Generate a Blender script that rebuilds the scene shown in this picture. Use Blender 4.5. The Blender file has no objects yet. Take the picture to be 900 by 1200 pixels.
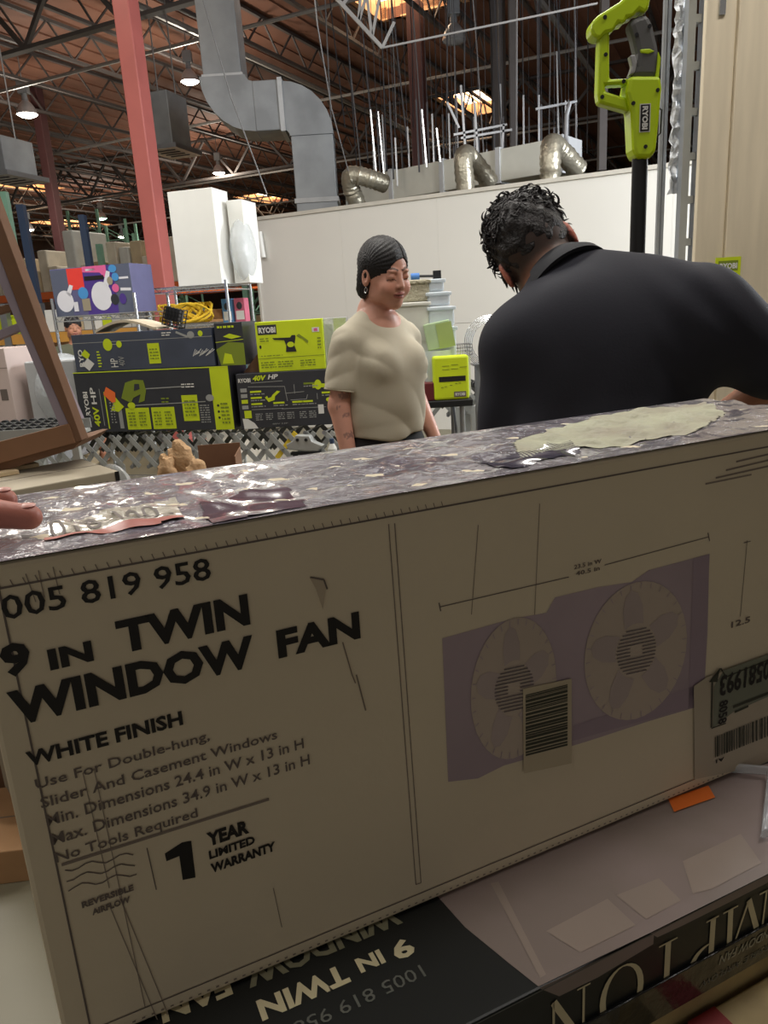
import bpy, bmesh, math, random
import numpy as np
from mathutils import Vector, Matrix, Euler
random.seed(7)
SC = bpy.context.scene
COL = SC.collection
PI = math.pi

# ------------------------------------------------------------------ camera
F_PX = 870.0
_d = np.array([193., 3177., F_PX]); _d /= np.linalg.norm(_d)      # world down seen by the camera
_up = -_d
_fy = np.array([0, 0, 1.]) - _up * _up[2]; _fy /= np.linalg.norm(_fy)
_fx = np.cross(_fy, _up)
CM = np.array([_fx, _fy, _up])                                      # camera (right, down, forward) -> world
CAM = np.array([0, 0, 1.42])
cd = bpy.data.cameras.new('camera'); cam = bpy.data.objects.new('camera', cd); COL.objects.link(cam)
cd.sensor_fit = 'VERTICAL'; cd.sensor_height = 36; cd.lens = F_PX / 1200 * 36
cd.clip_start = 0.02; cd.clip_end = 300
_m = Matrix.Identity(4)
for i in range(3):
    _m[i][0] = CM[i][0]; _m[i][1] = -CM[i][1]; _m[i][2] = -CM[i][2]; _m[i][3] = CAM[i]
cam.matrix_world = _m
SC.camera = cam

def ray(px, py): return CM @ np.array([px - 450., py - 600., F_PX])
def atY(px, py, y):
    r = ray(px, py); return Vector(CAM + r * (y / r[1]))
def atZ(px, py, z):
    r = ray(px, py); return Vector(CAM + r * ((z - CAM[2]) / r[2]))

# ------------------------------------------------------------------ world, exposure
W = bpy.data.worlds.new('world'); SC.world = W; W.use_nodes = True
W.node_tree.nodes['Background'].inputs[0].default_value = (0.95, 0.88, 0.78, 1)
W.node_tree.nodes['Background'].inputs[1].default_value = 0.36
SC.view_settings.view_transform = 'Standard'; SC.view_settings.look = 'None'
SC.view_settings.gamma = 1; SC.view_settings.use_curve_mapping = False
SC.view_settings.exposure = 0.0

def light(name, kind, loc, power, color=(1, 1, 1), size=0.5, aim=None, size_y=None, parent=None, spread=None):
    l = bpy.data.lights.new(name, kind); l.energy = power; l.color = color
    if kind == 'AREA':
        l.size = size
        if size_y: l.shape = 'RECTANGLE'; l.size_y = size_y
        if spread: l.spread = spread
    elif kind == 'POINT': l.shadow_soft_size = size
    elif kind == 'SPOT': l.shadow_soft_size = size; l.spot_size = 2.7; l.spot_blend = .6
    o = bpy.data.objects.new(name, l); COL.objects.link(o)
    o.location = loc
    if aim is not None:
        o.rotation_euler = (Vector(aim) - Vector(loc)).to_track_quat('-Z', 'Y').to_euler()
    if parent: o.parent = parent
    return o
# unseen area lights added to brighten the work area and the wall at right
light('fill_light', 'AREA', (0.6, 3.9, 4.6), 130, (1, .97, .9), 3.2, (0.2, 4.6, 0), .5)
light('fill_light', 'AREA', (-3.2, 4.6, 4.8), 170, (1, .97, .9), 3.2, (-2.6, 5.0, 0), .5)
light('fill_light', 'AREA', (-1.2, 0.7, 4.2), 24, (1, .95, .86), 2.4, (-.2, 1.0, 0), .5)
light('fill_light', 'AREA', (1.9, 1.5, 4.6), 75, (1, .95, .88), 2.4, (1.6, 3.0, 1.0), .5)  # added to brighten the pale boards and the man's back
light('wall_fill_light', 'AREA', (5.4, 5.4, 3.1), 430, (.90, .95, 1), 1.6, (2.3, 7.6, 1.6), 1.6)  # added out of frame to brighten the right part of the white wall

# ------------------------------------------------------------------ materials
def S(r, g, b):
    f = lambda c: (c / 255 / 12.92) if c / 255 <= .04045 else ((c / 255 + .055) / 1.055) ** 2.4
    return (f(r), f(g), f(b), 1)
MATS = {}
def mat(name, rgb, rough=.6, metal=0., var=.10, vscale=8., bump=0., bscale=40., emis=None, estr=0., alpha=1., trans=0., coat=0., stretch=None, rgb2=None, spec=.5, attr=None, ior=1.45):
    if name in MATS: return MATS[name]
    m = bpy.data.materials.new(name); m.use_nodes = True; MATS[name] = m
    nt = m.node_tree; N = nt.nodes; L = nt.links; p = N['Principled BSDF']
    c = S(*rgb); c2 = S(*rgb2) if rgb2 else tuple(min(1, x * (1 - var)) for x in c[:3]) + (1,)
    p.inputs['Roughness'].default_value = rough; p.inputs['Metallic'].default_value = metal
    p.inputs['Specular IOR Level'].default_value = spec; p.inputs['IOR'].default_value = ior
    p.inputs['Alpha'].default_value = alpha; p.inputs['Transmission Weight'].default_value = trans
    p.inputs['Coat Weight'].default_value = coat; p.inputs['Coat Roughness'].default_value = .12
    tc = N.new('ShaderNodeTexCoord'); mp = N.new('ShaderNodeMapping')
    if stretch: mp.inputs['Scale'].default_value = stretch
    L.new(tc.outputs['Object'], mp.inputs[0])
    n = N.new('ShaderNodeTexNoise'); n.inputs['Scale'].default_value = vscale; n.inputs['Detail'].default_value = 4
    L.new(mp.outputs[0], n.inputs['Vector'])
    r = N.new('ShaderNodeValToRGB'); r.color_ramp.elements[0].position = .35; r.color_ramp.elements[1].position = .65
    r.color_ramp.elements[0].color = c; r.color_ramp.elements[1].color = c2
    L.new(n.outputs[0], r.inputs[0])
    out = r.outputs[0]
    if attr:
        a = N.new('ShaderNodeAttribute'); a.attribute_name = attr
        mx = N.new('ShaderNodeMix'); mx.data_type = 'RGBA'; mx.blend_type = 'MULTIPLY'; mx.inputs[0].default_value = 1
        L.new(out, mx.inputs[6]); L.new(a.outputs['Color'], mx.inputs[7]); out = mx.outputs[2]
    L.new(out, p.inputs['Base Color'])
    if bump:
        n2 = N.new('ShaderNodeTexNoise'); n2.inputs['Scale'].default_value = bscale; n2.inputs['Detail'].default_value = 5
        L.new(mp.outputs[0], n2.inputs['Vector'])
        b = N.new('ShaderNodeBump'); b.inputs['Strength'].default_value = bump; b.inputs['Distance'].default_value = .02
        L.new(n2.outputs[0], b.inputs['Height']); L.new(b.outputs[0], p.inputs['Normal'])
    if emis:
        p.inputs['Emission Color'].default_value = S(*emis); p.inputs['Emission Strength'].default_value = estr
    return m
def flat(name, rgb, rough=.55, **k): return mat(name, rgb, rough, var=.04, **k)

M_WHITECARD = mat('white_card', (212, 200, 174), .6, var=.06, vscale=5, bump=.04, bscale=60)
M_INK = flat('black_ink', (26, 24, 24), .5)
M_INKGREY = flat('grey_ink', (104, 94, 88), .6)
M_INKSOFT = flat('faint_ink', (128, 116, 106), .6)
M_LIME = mat('lime_card', (196, 214, 30), .5, var=.08)
M_LIMEPL = mat('lime_plastic', (186, 214, 22), .35, var=.04)
M_DARKCARD = mat('charcoal_card', (52, 54, 60), .38, var=.15, vscale=6, bump=.03)
M_KRAFT = mat('kraft_card', (164, 126, 88), .8, var=.12, bump=.05)
M_KRAFTD = mat('brown_card', (116, 84, 62), .75, var=.12, bump=.05)
M_STEEL = mat('steel', (150, 152, 156), .35, .8, var=.1)
M_GALV = mat('galvanised', (150, 154, 158), .5, .35, var=.22, vscale=3, bump=.05, bscale=8)
M_CHROME = mat('chrome_wire', (200, 204, 208), .22, .9)
M_WHITE = mat('white_plastic', (222, 222, 218), .5, var=.03)
M_BLACKPL = mat('black_plastic', (24, 25, 28), .45)
M_RED = mat('red_painted_steel', (186, 104, 98), .5, var=.10, vscale=3)
M_DKRED = mat('dark_red_paint', (72, 42, 42), .6)
M_ORANGE = mat('orange_beam', (206, 98, 40), .5)
M_GREENR = mat('green_rack_paint', (128, 172, 150), .5)
M_BLUER = mat('blue_rack_paint', (42, 58, 84), .5)
M_FILM = mat('plastic_film', (214, 220, 224), .12, alpha=.42, bump=.6, bscale=18, spec=.8)
M_TRUSS = mat('truss_paint', (82, 76, 74), .7)
M_WIREL = mat('pale_wire', (128, 128, 130), .4, .3)
M_WIRED = mat('dark_wire', (60, 60, 64), .5, .3)

# ------------------------------------------------------------------ mesh helper
class MB:
    def __init__(s): s.v = []; s.f = []
    def add(s, vs, fs):
        o = len(s.v); s.v += [tuple(v) for v in vs]; s.f += [tuple(i + o for i in f) for f in fs]; return s
    def box(s, c, d, R=None, taper=1.):
        x, y, z = d[0] / 2, d[1] / 2, d[2] / 2
        vs = [Vector((a * x * (taper if cc > 0 else 1), b * y * (taper if cc > 0 else 1), cc * z)) for cc in (-1, 1) for b in (-1, 1) for a in (-1, 1)]
        if R is not None: vs = [R @ v for v in vs]
        c = Vector(c)
        return s.add([c + v for v in vs], [(0, 2, 3, 1), (4, 5, 7, 6), (0, 1, 5, 4), (2, 6, 7, 3), (0, 4, 6, 2), (1, 3, 7, 5)])
    def b(s, x0, x1, y0, y1, z0, z1): return s.box(((x0 + x1) / 2, (y0 + y1) / 2, (z0 + z1) / 2), (x1 - x0, y1 - y0, z1 - z0))
    def bar(s, a, b, w, h, up=(0, 0, 1)):
        a = Vector(a); b = Vector(b); d = b - a; L = d.length
        if L < 1e-6: return s
        z = d / L; u = Vector(up)
        if abs(z.dot(u)) > .99: u = Vector((0, 1, 0))
        x = u.cross(z).normalized(); y = z.cross(x)
        return s.box((a + b) / 2, (w, h, L), Matrix((x, y, z)).transposed())
    def cyl(s, a, b, r, n=10, r2=None, cap=True):
        a = Vector(a); b = Vector(b); r2 = r if r2 is None else r2
        z = (b - a).normalized(); u = Vector((0, 0, 1)) if abs(z.z) < .9 else Vector((1, 0, 0))
        x = u.cross(z).normalized(); y = z.cross(x)
        vs = []; fs = []
        for p, q in ((a, r), (b, r2)):
            for i in range(n):
                t = 2 * PI * i / n; vs.append(p + x * (q * math.cos(t)) + y * (q * math.sin(t)))
        for i in range(n): j = (i + 1) % n; fs.append((i, j, n + j, n + i))
        if cap: fs += [tuple(range(n - 1, -1, -1)), tuple(range(n, 2 * n))]
        return s.add(vs, fs)
    def tube(s, pts, r, n=8, cap=True):
        pts = [Vector(p) for p in pts]; K = len(pts); rs = r if isinstance(r, (list, tuple)) else [r] * K
        vs = []; fs = []; px = None
        for k, p in enumerate(pts):
            t = (pts[min(k + 1, K - 1)] - pts[max(k - 1, 0)]).normalized()
            if px is None:
                u = Vector((0, 0, 1)) if abs(t.z) < .9 else Vector((1, 0, 0)); x = u.cross(t).normalized()
            else: x = (px - t * px.dot(t)).normalized()
            px = x; y = t.cross(x)
            for i in range(n):
                a = 2 * PI * i / n; vs.append(p + x * (rs[k] * math.cos(a)) + y * (rs[k] * math.sin(a)))
        for k in range(K - 1):
            for i in range(n):
                j = (i + 1) % n; fs.append((k * n + i, k * n + j, (k + 1) * n + j, (k + 1) * n + i))
        if cap: fs += [tuple(range(n - 1, -1, -1)), tuple(range((K - 1) * n, K * n))]
        return s.add(vs, fs)
    def prism(s, pts, y0, y1):            # polygon in x,z extruded along y
        n = len(pts); vs = [(x, y0, z) for x, z in pts] + [(x, y1, z) for x, z in pts]
        return s.add(vs, [tuple(range(n)), tuple(range(2 * n - 1, n - 1, -1))] + [(i, i + n, (i + 1) % n + n, (i + 1) % n) for i in range(n)])
    def face(s, pts): return s.add(pts, [tuple(range(len(pts)))])
    def ball(s, c, r, n=10, m=6):
        c = Vector(c); r = Vector(r) if isinstance(r, (tuple, list, Vector)) else Vector((r, r, r)); vs = []; fs = []
        for i in range(m + 1):
            t = PI * i / m
            for j in range(n):
                p = 2 * PI * j / n; vs.append(c + Vector((r.x * math.sin(t) * math.cos(p), r.y * math.sin(t) * math.sin(p), r.z * math.cos(t))))
        for i in range(m):
            for j in range(n):
                k = (j + 1) % n; fs.append((i * n + j, (i + 1) * n + j, (i + 1) * n + k, i * n + k))
        return s.add(vs, fs)
    def build(s, name, m, parent=None, smooth=False, bevel=0., label=None, weld=False):
        me = bpy.data.meshes.new(name); me.from_pydata(s.v, [], s.f); me.update()
        bm = bmesh.new(); bm.from_mesh(me)
        bmesh.ops.remove_doubles(bm, verts=bm.verts, dist=1e-5) if weld or smooth else None
        bmesh.ops.recalc_face_normals(bm, faces=bm.faces); bm.to_mesh(me); bm.free()
        if smooth:
            me.polygons.foreach_set('use_smooth', [True] * len(me.polygons))
            me.set_sharp_from_angle(angle=.7)
        me.materials.append(m)
        o = bpy.data.objects.new(name, me); COL.objects.link(o)
        if parent: o.parent = parent
        if bevel:
            b = o.modifiers.new('bevel', 'BEVEL'); b.width = bevel; b.segments = 2; b.limit_method = 'ANGLE'
        if label: o['label'] = label
        return o
def tag(o, label=None, cat=None, group=None, kind=None):
    if label: o['label'] = label
    if cat: o['category'] = cat
    if group: o['group'] = group
    if kind: o['kind'] = kind
    return o
def thing(name, label, cat, loc=(0, 0, 0), rz=0., group=None):
    o = bpy.data.objects.new(name, None); COL.objects.link(o); o.empty_display_size = .1
    o.location = loc; o.rotation_euler = (0, 0, rz)
    return tag(o, label, cat, group)
def copy_tree(o, parent=None):
    kids = [c for c in SC.objects if c.parent == o] if not parent else [c for c in SC.objects if c.parent == o]
    c = o.copy(); COL.objects.link(c)
    if parent: c.parent = parent
    for k in kids: copy_tree(k, c)
    return c
def dup(o, loc=None, rz=None, label=None, scale=None):
    c = copy_tree(o)
    if loc is not None: c.location = loc
    if rz is not None: c.rotation_euler = (0, 0, rz)
    if label: c['label'] = label
    if scale: c.scale = scale
    return c
def struct(mb, name, m, **k):
    o = mb.build(name, m, **k); o['kind'] = 'structure'; return o

def text_mb(txt, x0, x1, z0, h, y=0., bold=.0, rot=0, align_w=True, shear=0.):
    """letters standing in the x,z plane at depth y, fitted to the width x0..x1 and the cap height h"""
    cu = bpy.data.curves.new('t', 'FONT'); cu.body = txt; cu.size = 1; cu.resolution_u = 2; cu.offset = bold; cu.shear = shear
    o = bpy.data.objects.new('t', cu); COL.objects.link(o)
    me = bpy.data.meshes.new_from_object(o)
    co = np.empty(len(me.vertices) * 3, 'f'); me.vertices.foreach_get('co', co); co = co.reshape(-1, 3)
    fs = [tuple(p.vertices) for p in me.polygons]
    bpy.data.objects.remove(o); bpy.data.curves.remove(cu); bpy.data.meshes.remove(me)
    mn = co.min(0); mx = co.max(0); cap = .729
    if all(ch.islower() for ch in txt): cap = mx[1]
    w = mx[0] - mn[0]
    X = (co[:, 0] - mn[0]) / w; Z = co[:, 1] / cap
    if rot == 180: X = 1 - X; Z = 1 - Z
    mb = MB()
    if rot == -90: vs = [(x0 + z * (x1 - x0), y, z0 + (1 - x) * h) for x, z in zip(X, Z)]
    elif rot == 90: vs = [(x0 + (1 - z) * (x1 - x0), y, z0 + x * h) for x, z in zip(X, Z)]
    else: vs = [(x0 + x * (x1 - x0), y, z0 + z * h) for x, z in zip(X, Z)]
    mb.add(vs, fs); return mb

class Face:
    """flat print on one face: origin o, unit axes u (right) and v (up); local part coords x = u, z = v"""
    def __init__(s, root, L, H, eps=.0007, yface=0., y_sign=-1, o=None, u=None, v=None):
        s.root = root; s.L = L; s.H = H; s.eps = eps; s.o = o; s.u = u; s.v = v; s.store = {}; s.lay = {}
    def px(s, x, y):
        r = Vector(ray(x, y)); n = s.u.cross(s.v); c = Vector(CAM)
        p = c + r * ((s.o - c).dot(n) / r.dot(n)); return ((p - s.o).dot(s.u), (p - s.o).dot(s.v))
    def _y(s, lay): return -s.eps * (1 + lay)
    def get(s, name, m):
        k = (name, m.name)
        if k not in s.store: s.store[k] = (MB(), m)
        return s.store[k][0]
    def poly(s, pts, m, name='printed_panel', lay=0):
        s.get(name, m).face([(x, s._y(lay), z) for x, z in pts]); return s
    def rect(s, x0, x1, z0, z1, m, name='printed_panel', lay=0): return s.poly([(x0, z0), (x1, z0), (x1, z1), (x0, z1)], m, name, lay)
    def line(s, p, q, w, m, name='printed_line', lay=1):
        dx, dz = q[0] - p[0], q[1] - p[1]; l = math.hypot(dx, dz) or 1; nx, nz = -dz / l * w / 2, dx / l * w / 2
        return s.poly([(p[0] - nx, p[1] - nz), (q[0] - nx, q[1] - nz), (q[0] + nx, q[1] + nz), (p[0] + nx, p[1] + nz)], m, name, lay)
    def disc(s, c, rx, rz, m, name='printed_panel', lay=0, n=24): return s.poly([(c[0] + rx * math.cos(2 * PI * i / n), c[1] + rz * math.sin(2 * PI * i / n)) for i in range(n)], m, name, lay)
    def text(s, t, x0, x1, z0, h, m, lay=2, bold=0., rot=0, name='lettering', shear=0.):
        b = text_mb(t, x0, x1, z0, h, s._y(lay), bold, rot, shear=shear); s.get(name, m).add(b.v, b.f); return s
    def tpx(s, t, p0, p1, ptop, m, bold=0., **k):
        a = s.px(*p0); b = s.px(*p1); c = s.px(*ptop)
        z0 = (a[1] + b[1]) / 2
        return s.text(t, a[0], b[0], z0, c[1] - b[1] if abs(c[1] - b[1]) > .001 else .01, m, bold=bold, **k)
    def done(s):
        for (name, _), (mb, m) in s.store.items():
            o = mb.build(name, m, s.root)
        s.store = {}

def carton(name, label, cat, p, rz, L, T, H, m, group=None, bevel=.003, seam=True, flaps=False, tape=None, body='carton_body'):
    """box carton: p = lower front left corner, L along local x, T deep along local y, H high"""
    r = thing(name, label, cat, p, rz, group)
    MB().b(0, L, 0, T, 0, H).build(body, m, r, bevel=bevel)
    if seam: MB().b(.002, L - .002, T / 2 - .002, T / 2 + .002, H - .001, H + .0006).build('flap_seam', M_INKGREY, r)
    if tape: MB().b(.0, L, T / 2 - .025, T / 2 + .025, H, H + .0012).build('packing_tape', tape, r)
    c, s_ = math.cos(rz), math.sin(rz)
    return r, Face(r, L, H, o=Vector(p), u=Vector((c, s_, 0)), v=Vector((0, 0, 1)))
# ------------------------------------------------------------------ the hall
TH = math.radians(26)
AX = Vector((math.sin(TH), math.cos(TH), 0)); BX = Vector((math.cos(TH), -math.sin(TH), 0))
def wp(a, b, z=0.): return AX * a + BX * b + Vector((0, 0, z))
M_FLOOR = mat('concrete', (118, 112, 92), .45, var=.22, vscale=1.2, bump=.02)
M_DECK = mat('red_brown_deck', (134, 92, 74), .8, var=.30, vscale=.35, stretch=(1, 1, 1))
M_WALL = mat('white_wall', (214, 212, 206), .55, var=.04, vscale=.8)
M_FAR = mat('far_wall_paint', (120, 96, 84), .8, var=.2, vscale=.3)
ZD = 7.3
b = MB().face([wp(-8, -42), wp(-8, 34), wp(64, 34), wp(64, -42)]); struct(b, 'floor', M_FLOOR)
# skylight openings: centre, width across, length away
SKY = []
for px, py, w, l in ((470, -2, 1.9, 1.7), (553, 121, 1.5, 3.0), (314, 233, 2.0, 3.6), (85, 262, 2.4, 4.4), (28, 218, 1.6, 3.)):
    c = atZ(px, py, ZD); SKY.append((c.dot(AX), c.dot(BX), w, l))
b = MB(); bb = -42.
def rib(bc, zc):
    a0 = -8.
    for (sa, sb, w, l) in sorted(SKY):
        if abs(sb - bc) < w / 2: 
            b.box(wp((a0 + sa - l / 2) / 2, bc, zc), (.30, sa - l / 2 - a0, .2), RZ); a0 = sa + l / 2
    b.box(wp((a0 + 64) / 2, bc, zc), (.30, 64 - a0, .2), RZ)
RZ = Matrix.Rotation(-TH, 3, 'Z')
while bb < 34:
    rib(bb + .15, ZD + .1); rib(bb + .45, ZD + .13); bb += .6
# corrugated deck: ribs run away from the viewer
struct(b, 'ceiling', M_DECK)
RZ = Matrix.Rotation(-TH, 3, 'Z')
struct(MB().box(wp(64.2, -4, ZD / 2), (76, .3, ZD), RZ), 'wall_far', M_FAR)
struct(MB().box(wp(28, -42.2, ZD / 2), (.3, 72, ZD), RZ), 'wall_left', M_FAR)
struct(MB().box(wp(28, 34.2, ZD / 2), (.3, 72, ZD), RZ), 'wall_right', M_FAR)
# open web joists along A, one object each
def joist_mb(L, z0, z1, pitch, cw=.09, ww=.045):
    m = MB(); m.box((0, L / 2, z1), (cw, L, .06)); m.box((0, L / 2, z0), (cw, L, .06))
    n = int(L / pitch)
    for i in range(n):
        y = i * pitch; m.bar((0, y, z0), (0, y + pitch / 2, z1), ww, ww); m.bar((0, y + pitch / 2, z1), (0, y + pitch, z0), ww, ww)
    return m
jm = joist_mb(64, -.62, -.03, 1.15, .075, .032)
j0 = struct(jm, 'ceiling_joist', M_TRUSS); j0.rotation_euler.z = -TH
k = 0; bb = -39.
while bb < 30:
    o = j0 if k == 0 else j0.copy()
    if k: COL.objects.link(o)
    o.location = wp(-2, bb, ZD); k += 1; bb += 1.75
gm = joist_mb(70, -1.25, -.03, 2.2, .14, .07)
g0 = struct(gm, 'ceiling_girder', M_TRUSS); g0.rotation_euler.z = -TH - PI / 2
for k, a in enumerate((10.5, 22.5, 34.5, 46.5, 58)):
    o = g0 if k == 0 else g0.copy()
    if k: COL.objects.link(o)
    o.location = wp(a, -40, ZD)
PIPE = mat('pipe_paint', (136, 132, 128), .5)
p0 = struct(MB().cyl((0, 0, 0), (70, 0, 0), .035, 6), 'ceiling_pipe', PIPE); p0.rotation_euler.z = -TH
for k, a in enumerate((8.2, 12.6, 17.5, 24.5, 31)):
    o = p0 if k == 0 else p0.copy()
    if k: COL.objects.link(o)
    o.location = wp(a, -40, 6.35)
p1 = struct(MB().cyl((0, 0, 0), (0, 60, 0), .055, 6), 'ceiling_pipe', PIPE); p1.rotation_euler.z = -TH
for k, bq in enumerate((-9.4, -3.6)):
    o = p1 if k == 0 else p1.copy()
    if k: COL.objects.link(o)
    o.location = wp(2, bq, 6.5)
# skylights: translucent roof panels in a raised curb
M_SKYL = mat('skylight_panel', (255, 240, 220), .5, emis=(255, 226, 190), estr=6.0, var=.02)
M_CURB = mat('skylight_curb', (226, 176, 132), .6)
for sa, sb, w, l in SKY:
    c = wp(sa, sb, ZD); r = thing('skylight', None, None, c, -TH); r['kind'] = 'structure'; hw = .36
    for x in (-w / 2 - .03, w / 2): MB().b(x - .12, x + .15, -l / 2 - .1, l / 2 + .1, .0, hw).build('well_side', M_CURB, r)
    for y in (-l / 2 - .1, l / 2): MB().b(-w / 2, w / 2, y, y + .1, .0, hw).build('well_side', M_CURB, r)
    for i in range(3):
        x0 = -w / 2 + i * w / 3
        MB().b(x0 + .02, x0 + w / 3 - .02, -l / 2 - .1, l / 2 + .1, hw, hw + .02).build('pane', M_SKYL, r)
        if i: MB().b(x0 - .02, x0 + .02, -l / 2, l / 2, hw - .04, hw).build('glazing_bar', M_CURB, r)
# partition wall of white panels
WL = atZ(297, 255, 2.6); WR = atZ(790, 190, 2.6)
wd = (WR - WL).normalized(); wz = math.atan2(wd.y, wd.x); WLEN = 9.5
r = thing('wall_back', None, None, (WL.x, WL.y, 0), wz); r['kind'] = 'structure'
pw = 1.22; x = 0; i = 0
while x < WLEN:
    for z0, z1 in ((0, 1.21), (1.214, 2.56)):
        MB().b(x + .0006, x + pw - .0006, 0, .11, z0, z1).build('wall_panel', M_WALL, r)
    x += pw
MB().b(-.02, WLEN + .2, -.02, .13, 2.56, 2.6).build('cap_trim', mat('wall_trim', (198, 194, 184), .5), r)
MB().b(-.03, .0, -.015, .125, 0, 2.56).build('end_trim', mat('wall_trim', (198, 194, 184), .5), r)
MB().cyl((.12, -.05, 2.12), (.10, -.05, 2.42), .035, 12).build('door_closer', M_WHITE, r, smooth=True)

# ------------------------------------------------------------------ columns
def column(name, label, pt, w, m, grp=None):
    r = thing(name, label, 'column', (pt.x, pt.y, 0), -TH + .12, grp)
    MB().b(-w / 2, w / 2, -w / 2, w / 2, .02, ZD - .02).build('shaft', m, r, bevel=.012)
    MB().b(-w, w, -w, w, 0, .02).build('base_plate', m, r)
    return r
c9 = atY(190, 330, 9.); column('steel_column', 'tall salmon red square steel column rising past the white boxes', c9, .20, M_RED)
c20 = atY(62, 230, 21.); column('steel_column', 'dark red steel column far back left among the racks', c20, .24, M_DKRED)
c20 = atY(493, 175, 17.); column('steel_column', 'dark red steel column behind the wall among hanging wires', c20, .30, M_DKRED)
c20 = atY(585, 175, 15.); column('steel_column', 'charcoal steel column behind the wall near the middle flexible duct', c20, .22, M_TRUSS)

# ------------------------------------------------------------------ high-bay lamps
M_LAMP = mat('lamp_glow', (255, 250, 240), .4, emis=(255, 246, 228), estr=14.)
M_LAMPOFF = mat('prismatic_glass', (190, 192, 196), .15, trans=.4, alpha=.8)
M_LAMPG = mat('green_lamp_glow', (190, 240, 215), .4, emis=(150, 245, 200), estr=5.)
M_REFL = mat('lamp_reflector', (190, 192, 196), .3, .5)
def lamp(px, py, z, label, s=1., m=M_LAMP, power=60.):
    p = atZ(px, py, z); r = thing('high_bay_lamp', label, 'lamp', p, 0, 'high-bay lamps under the roof')
    MB().b(-.1 * s, .1 * s, -.08 * s, .08 * s, .28 * s, .52 * s).build('ballast_box', M_GALV, r, bevel=.01)
    MB().tube([(0, 0, .52 * s), (0, 0, .60 * s), (.0, 0, ZD - z - .05)], .012, 6).build('hanger', M_GALV, r)
    MB().cyl((0, 0, .14 * s), (0, 0, .30 * s), .07 * s, 12, .05 * s).build('socket', M_GALV, r, smooth=True)
    g = MB(); N = 16; prof = [(.06, .16), (.12, .10), (.17, .02), (.20, -.07), (.205, -.10)]
    vs = []; fs = []
    for rr, zz in prof:
        for i in range(N): t = 2 * PI * i / N; vs.append((rr * s * math.cos(t), rr * s * math.sin(t), zz * s))
    for k in range(len(prof) - 1):
        for i in range(N): j = (i + 1) % N; fs.append((k * N + i, k * N + j, (k + 1) * N + j, (k + 1) * N + i))
    g.add(vs, fs).build('reflector', M_REFL, r, smooth=True)
    MB().ball((0, 0, -.09 * s), (.19 * s, .19 * s, .07 * s), 16, 8).build('lens', m, r, smooth=True)
    if power: light('lamp_spot', 'SPOT', (0, 0, -.3), power * 4, (1, .95, .86), .25, parent=r)
    if power: light('lamp_light', 'POINT', (0, 0, -.45), power, (1, .9, .76), .25, parent=r)
    return r
lamp(31, 128, 6.2, 'lit high-bay lamp at the far left, above the grey hanging duct', 1.1, power=160)
lamp(222, 90, 6.2, 'lit high-bay lamp just right of the red column, nearest the big duct', .9, power=200)
lamp(256, 199, 6.2, 'small lit high-bay lamp below the elbow of the big duct', 1., power=300)
lamp(532, 40, 6.2, 'unlit high-bay lamp with clear glass above the skylight', 1.1, M_LAMPOFF, 0)
lamp(119, 253, 6.2, 'greenish lit high-bay lamp above the green rack uprights', 1.1, M_LAMPG, power=300)
lamp(33, 266, 6.0, 'lit high-bay lamp low at the left edge beside the dark blue post', 1.2, power=0)
lamp(143, 275, 6.1, 'distant lit high-bay lamp right of the green one', 1.1, power=0)
lamp(172, 296, 5.4, 'distant lit lamp partly behind the red column', 1., power=0)
# lamps of the same grid outside the frame
for a, b_, pw_ in ((5, -7, 150), (7, 2, 110), (9, 11, 150), (20, 12, 250)):
    p = wp(a, b_, 6.2); light('lamp_light', 'POINT', p, pw_, (1, .9, .76), .3)

# ------------------------------------------------------------------ ducts
def rect_duct(name, label, path, w, d, m=M_GALV, seams=True, closed=True):
    """path of (point) mitred square duct; w across, d deep"""
    r = thing(name, label, 'duct', (0, 0, 0))
    return r
def duct_run(r, a, b, w, d, nm='duct_section', up=(0, 1, 0), collar=True, sec=1.2, m=M_GALV):
    a = Vector(a); b = Vector(b); L = (b - a).length; n = max(1, round(L / sec)); dr = (b - a) / n
    for i in range(n):
        p = a + dr * i; q = p + dr
        MB().bar(p, q - dr.normalized() * .004, w, d, up).build(nm, m, r, bevel=.01)
        if collar: MB().bar(q - dr.normalized() * .03, q + dr.normalized() * .03, w + .04, d + .04, up).build('flange', mat('duct_tape', (186, 188, 190), .5), r)
Yd = 11.2
P1 = atY(258, -60, Yd); P2 = atY(272, 108, Yd); P3 = atY(290, 138, Yd); P4 = atY(345, 128, Yd); P5 = atY(372, 170, Yd); P6 = atY(385, 262, Yd)
r = thing('big_duct', 'large square galvanised duct dropping from the roof with two elbows', 'duct', (0, 0, 0))
yv = Vector((0, Yd, 0))
lx = atY(243, 130, Yd).x; hz = atY(315, 131, Yd).z; e1x = lx + .68; e1z = hz + .38; x2 = atY(392, 160, Yd).x - .66
duct_run(r, (lx + .28, Yd, ZD - .02), (lx + .30, Yd, e1z), .50, .60)
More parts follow.
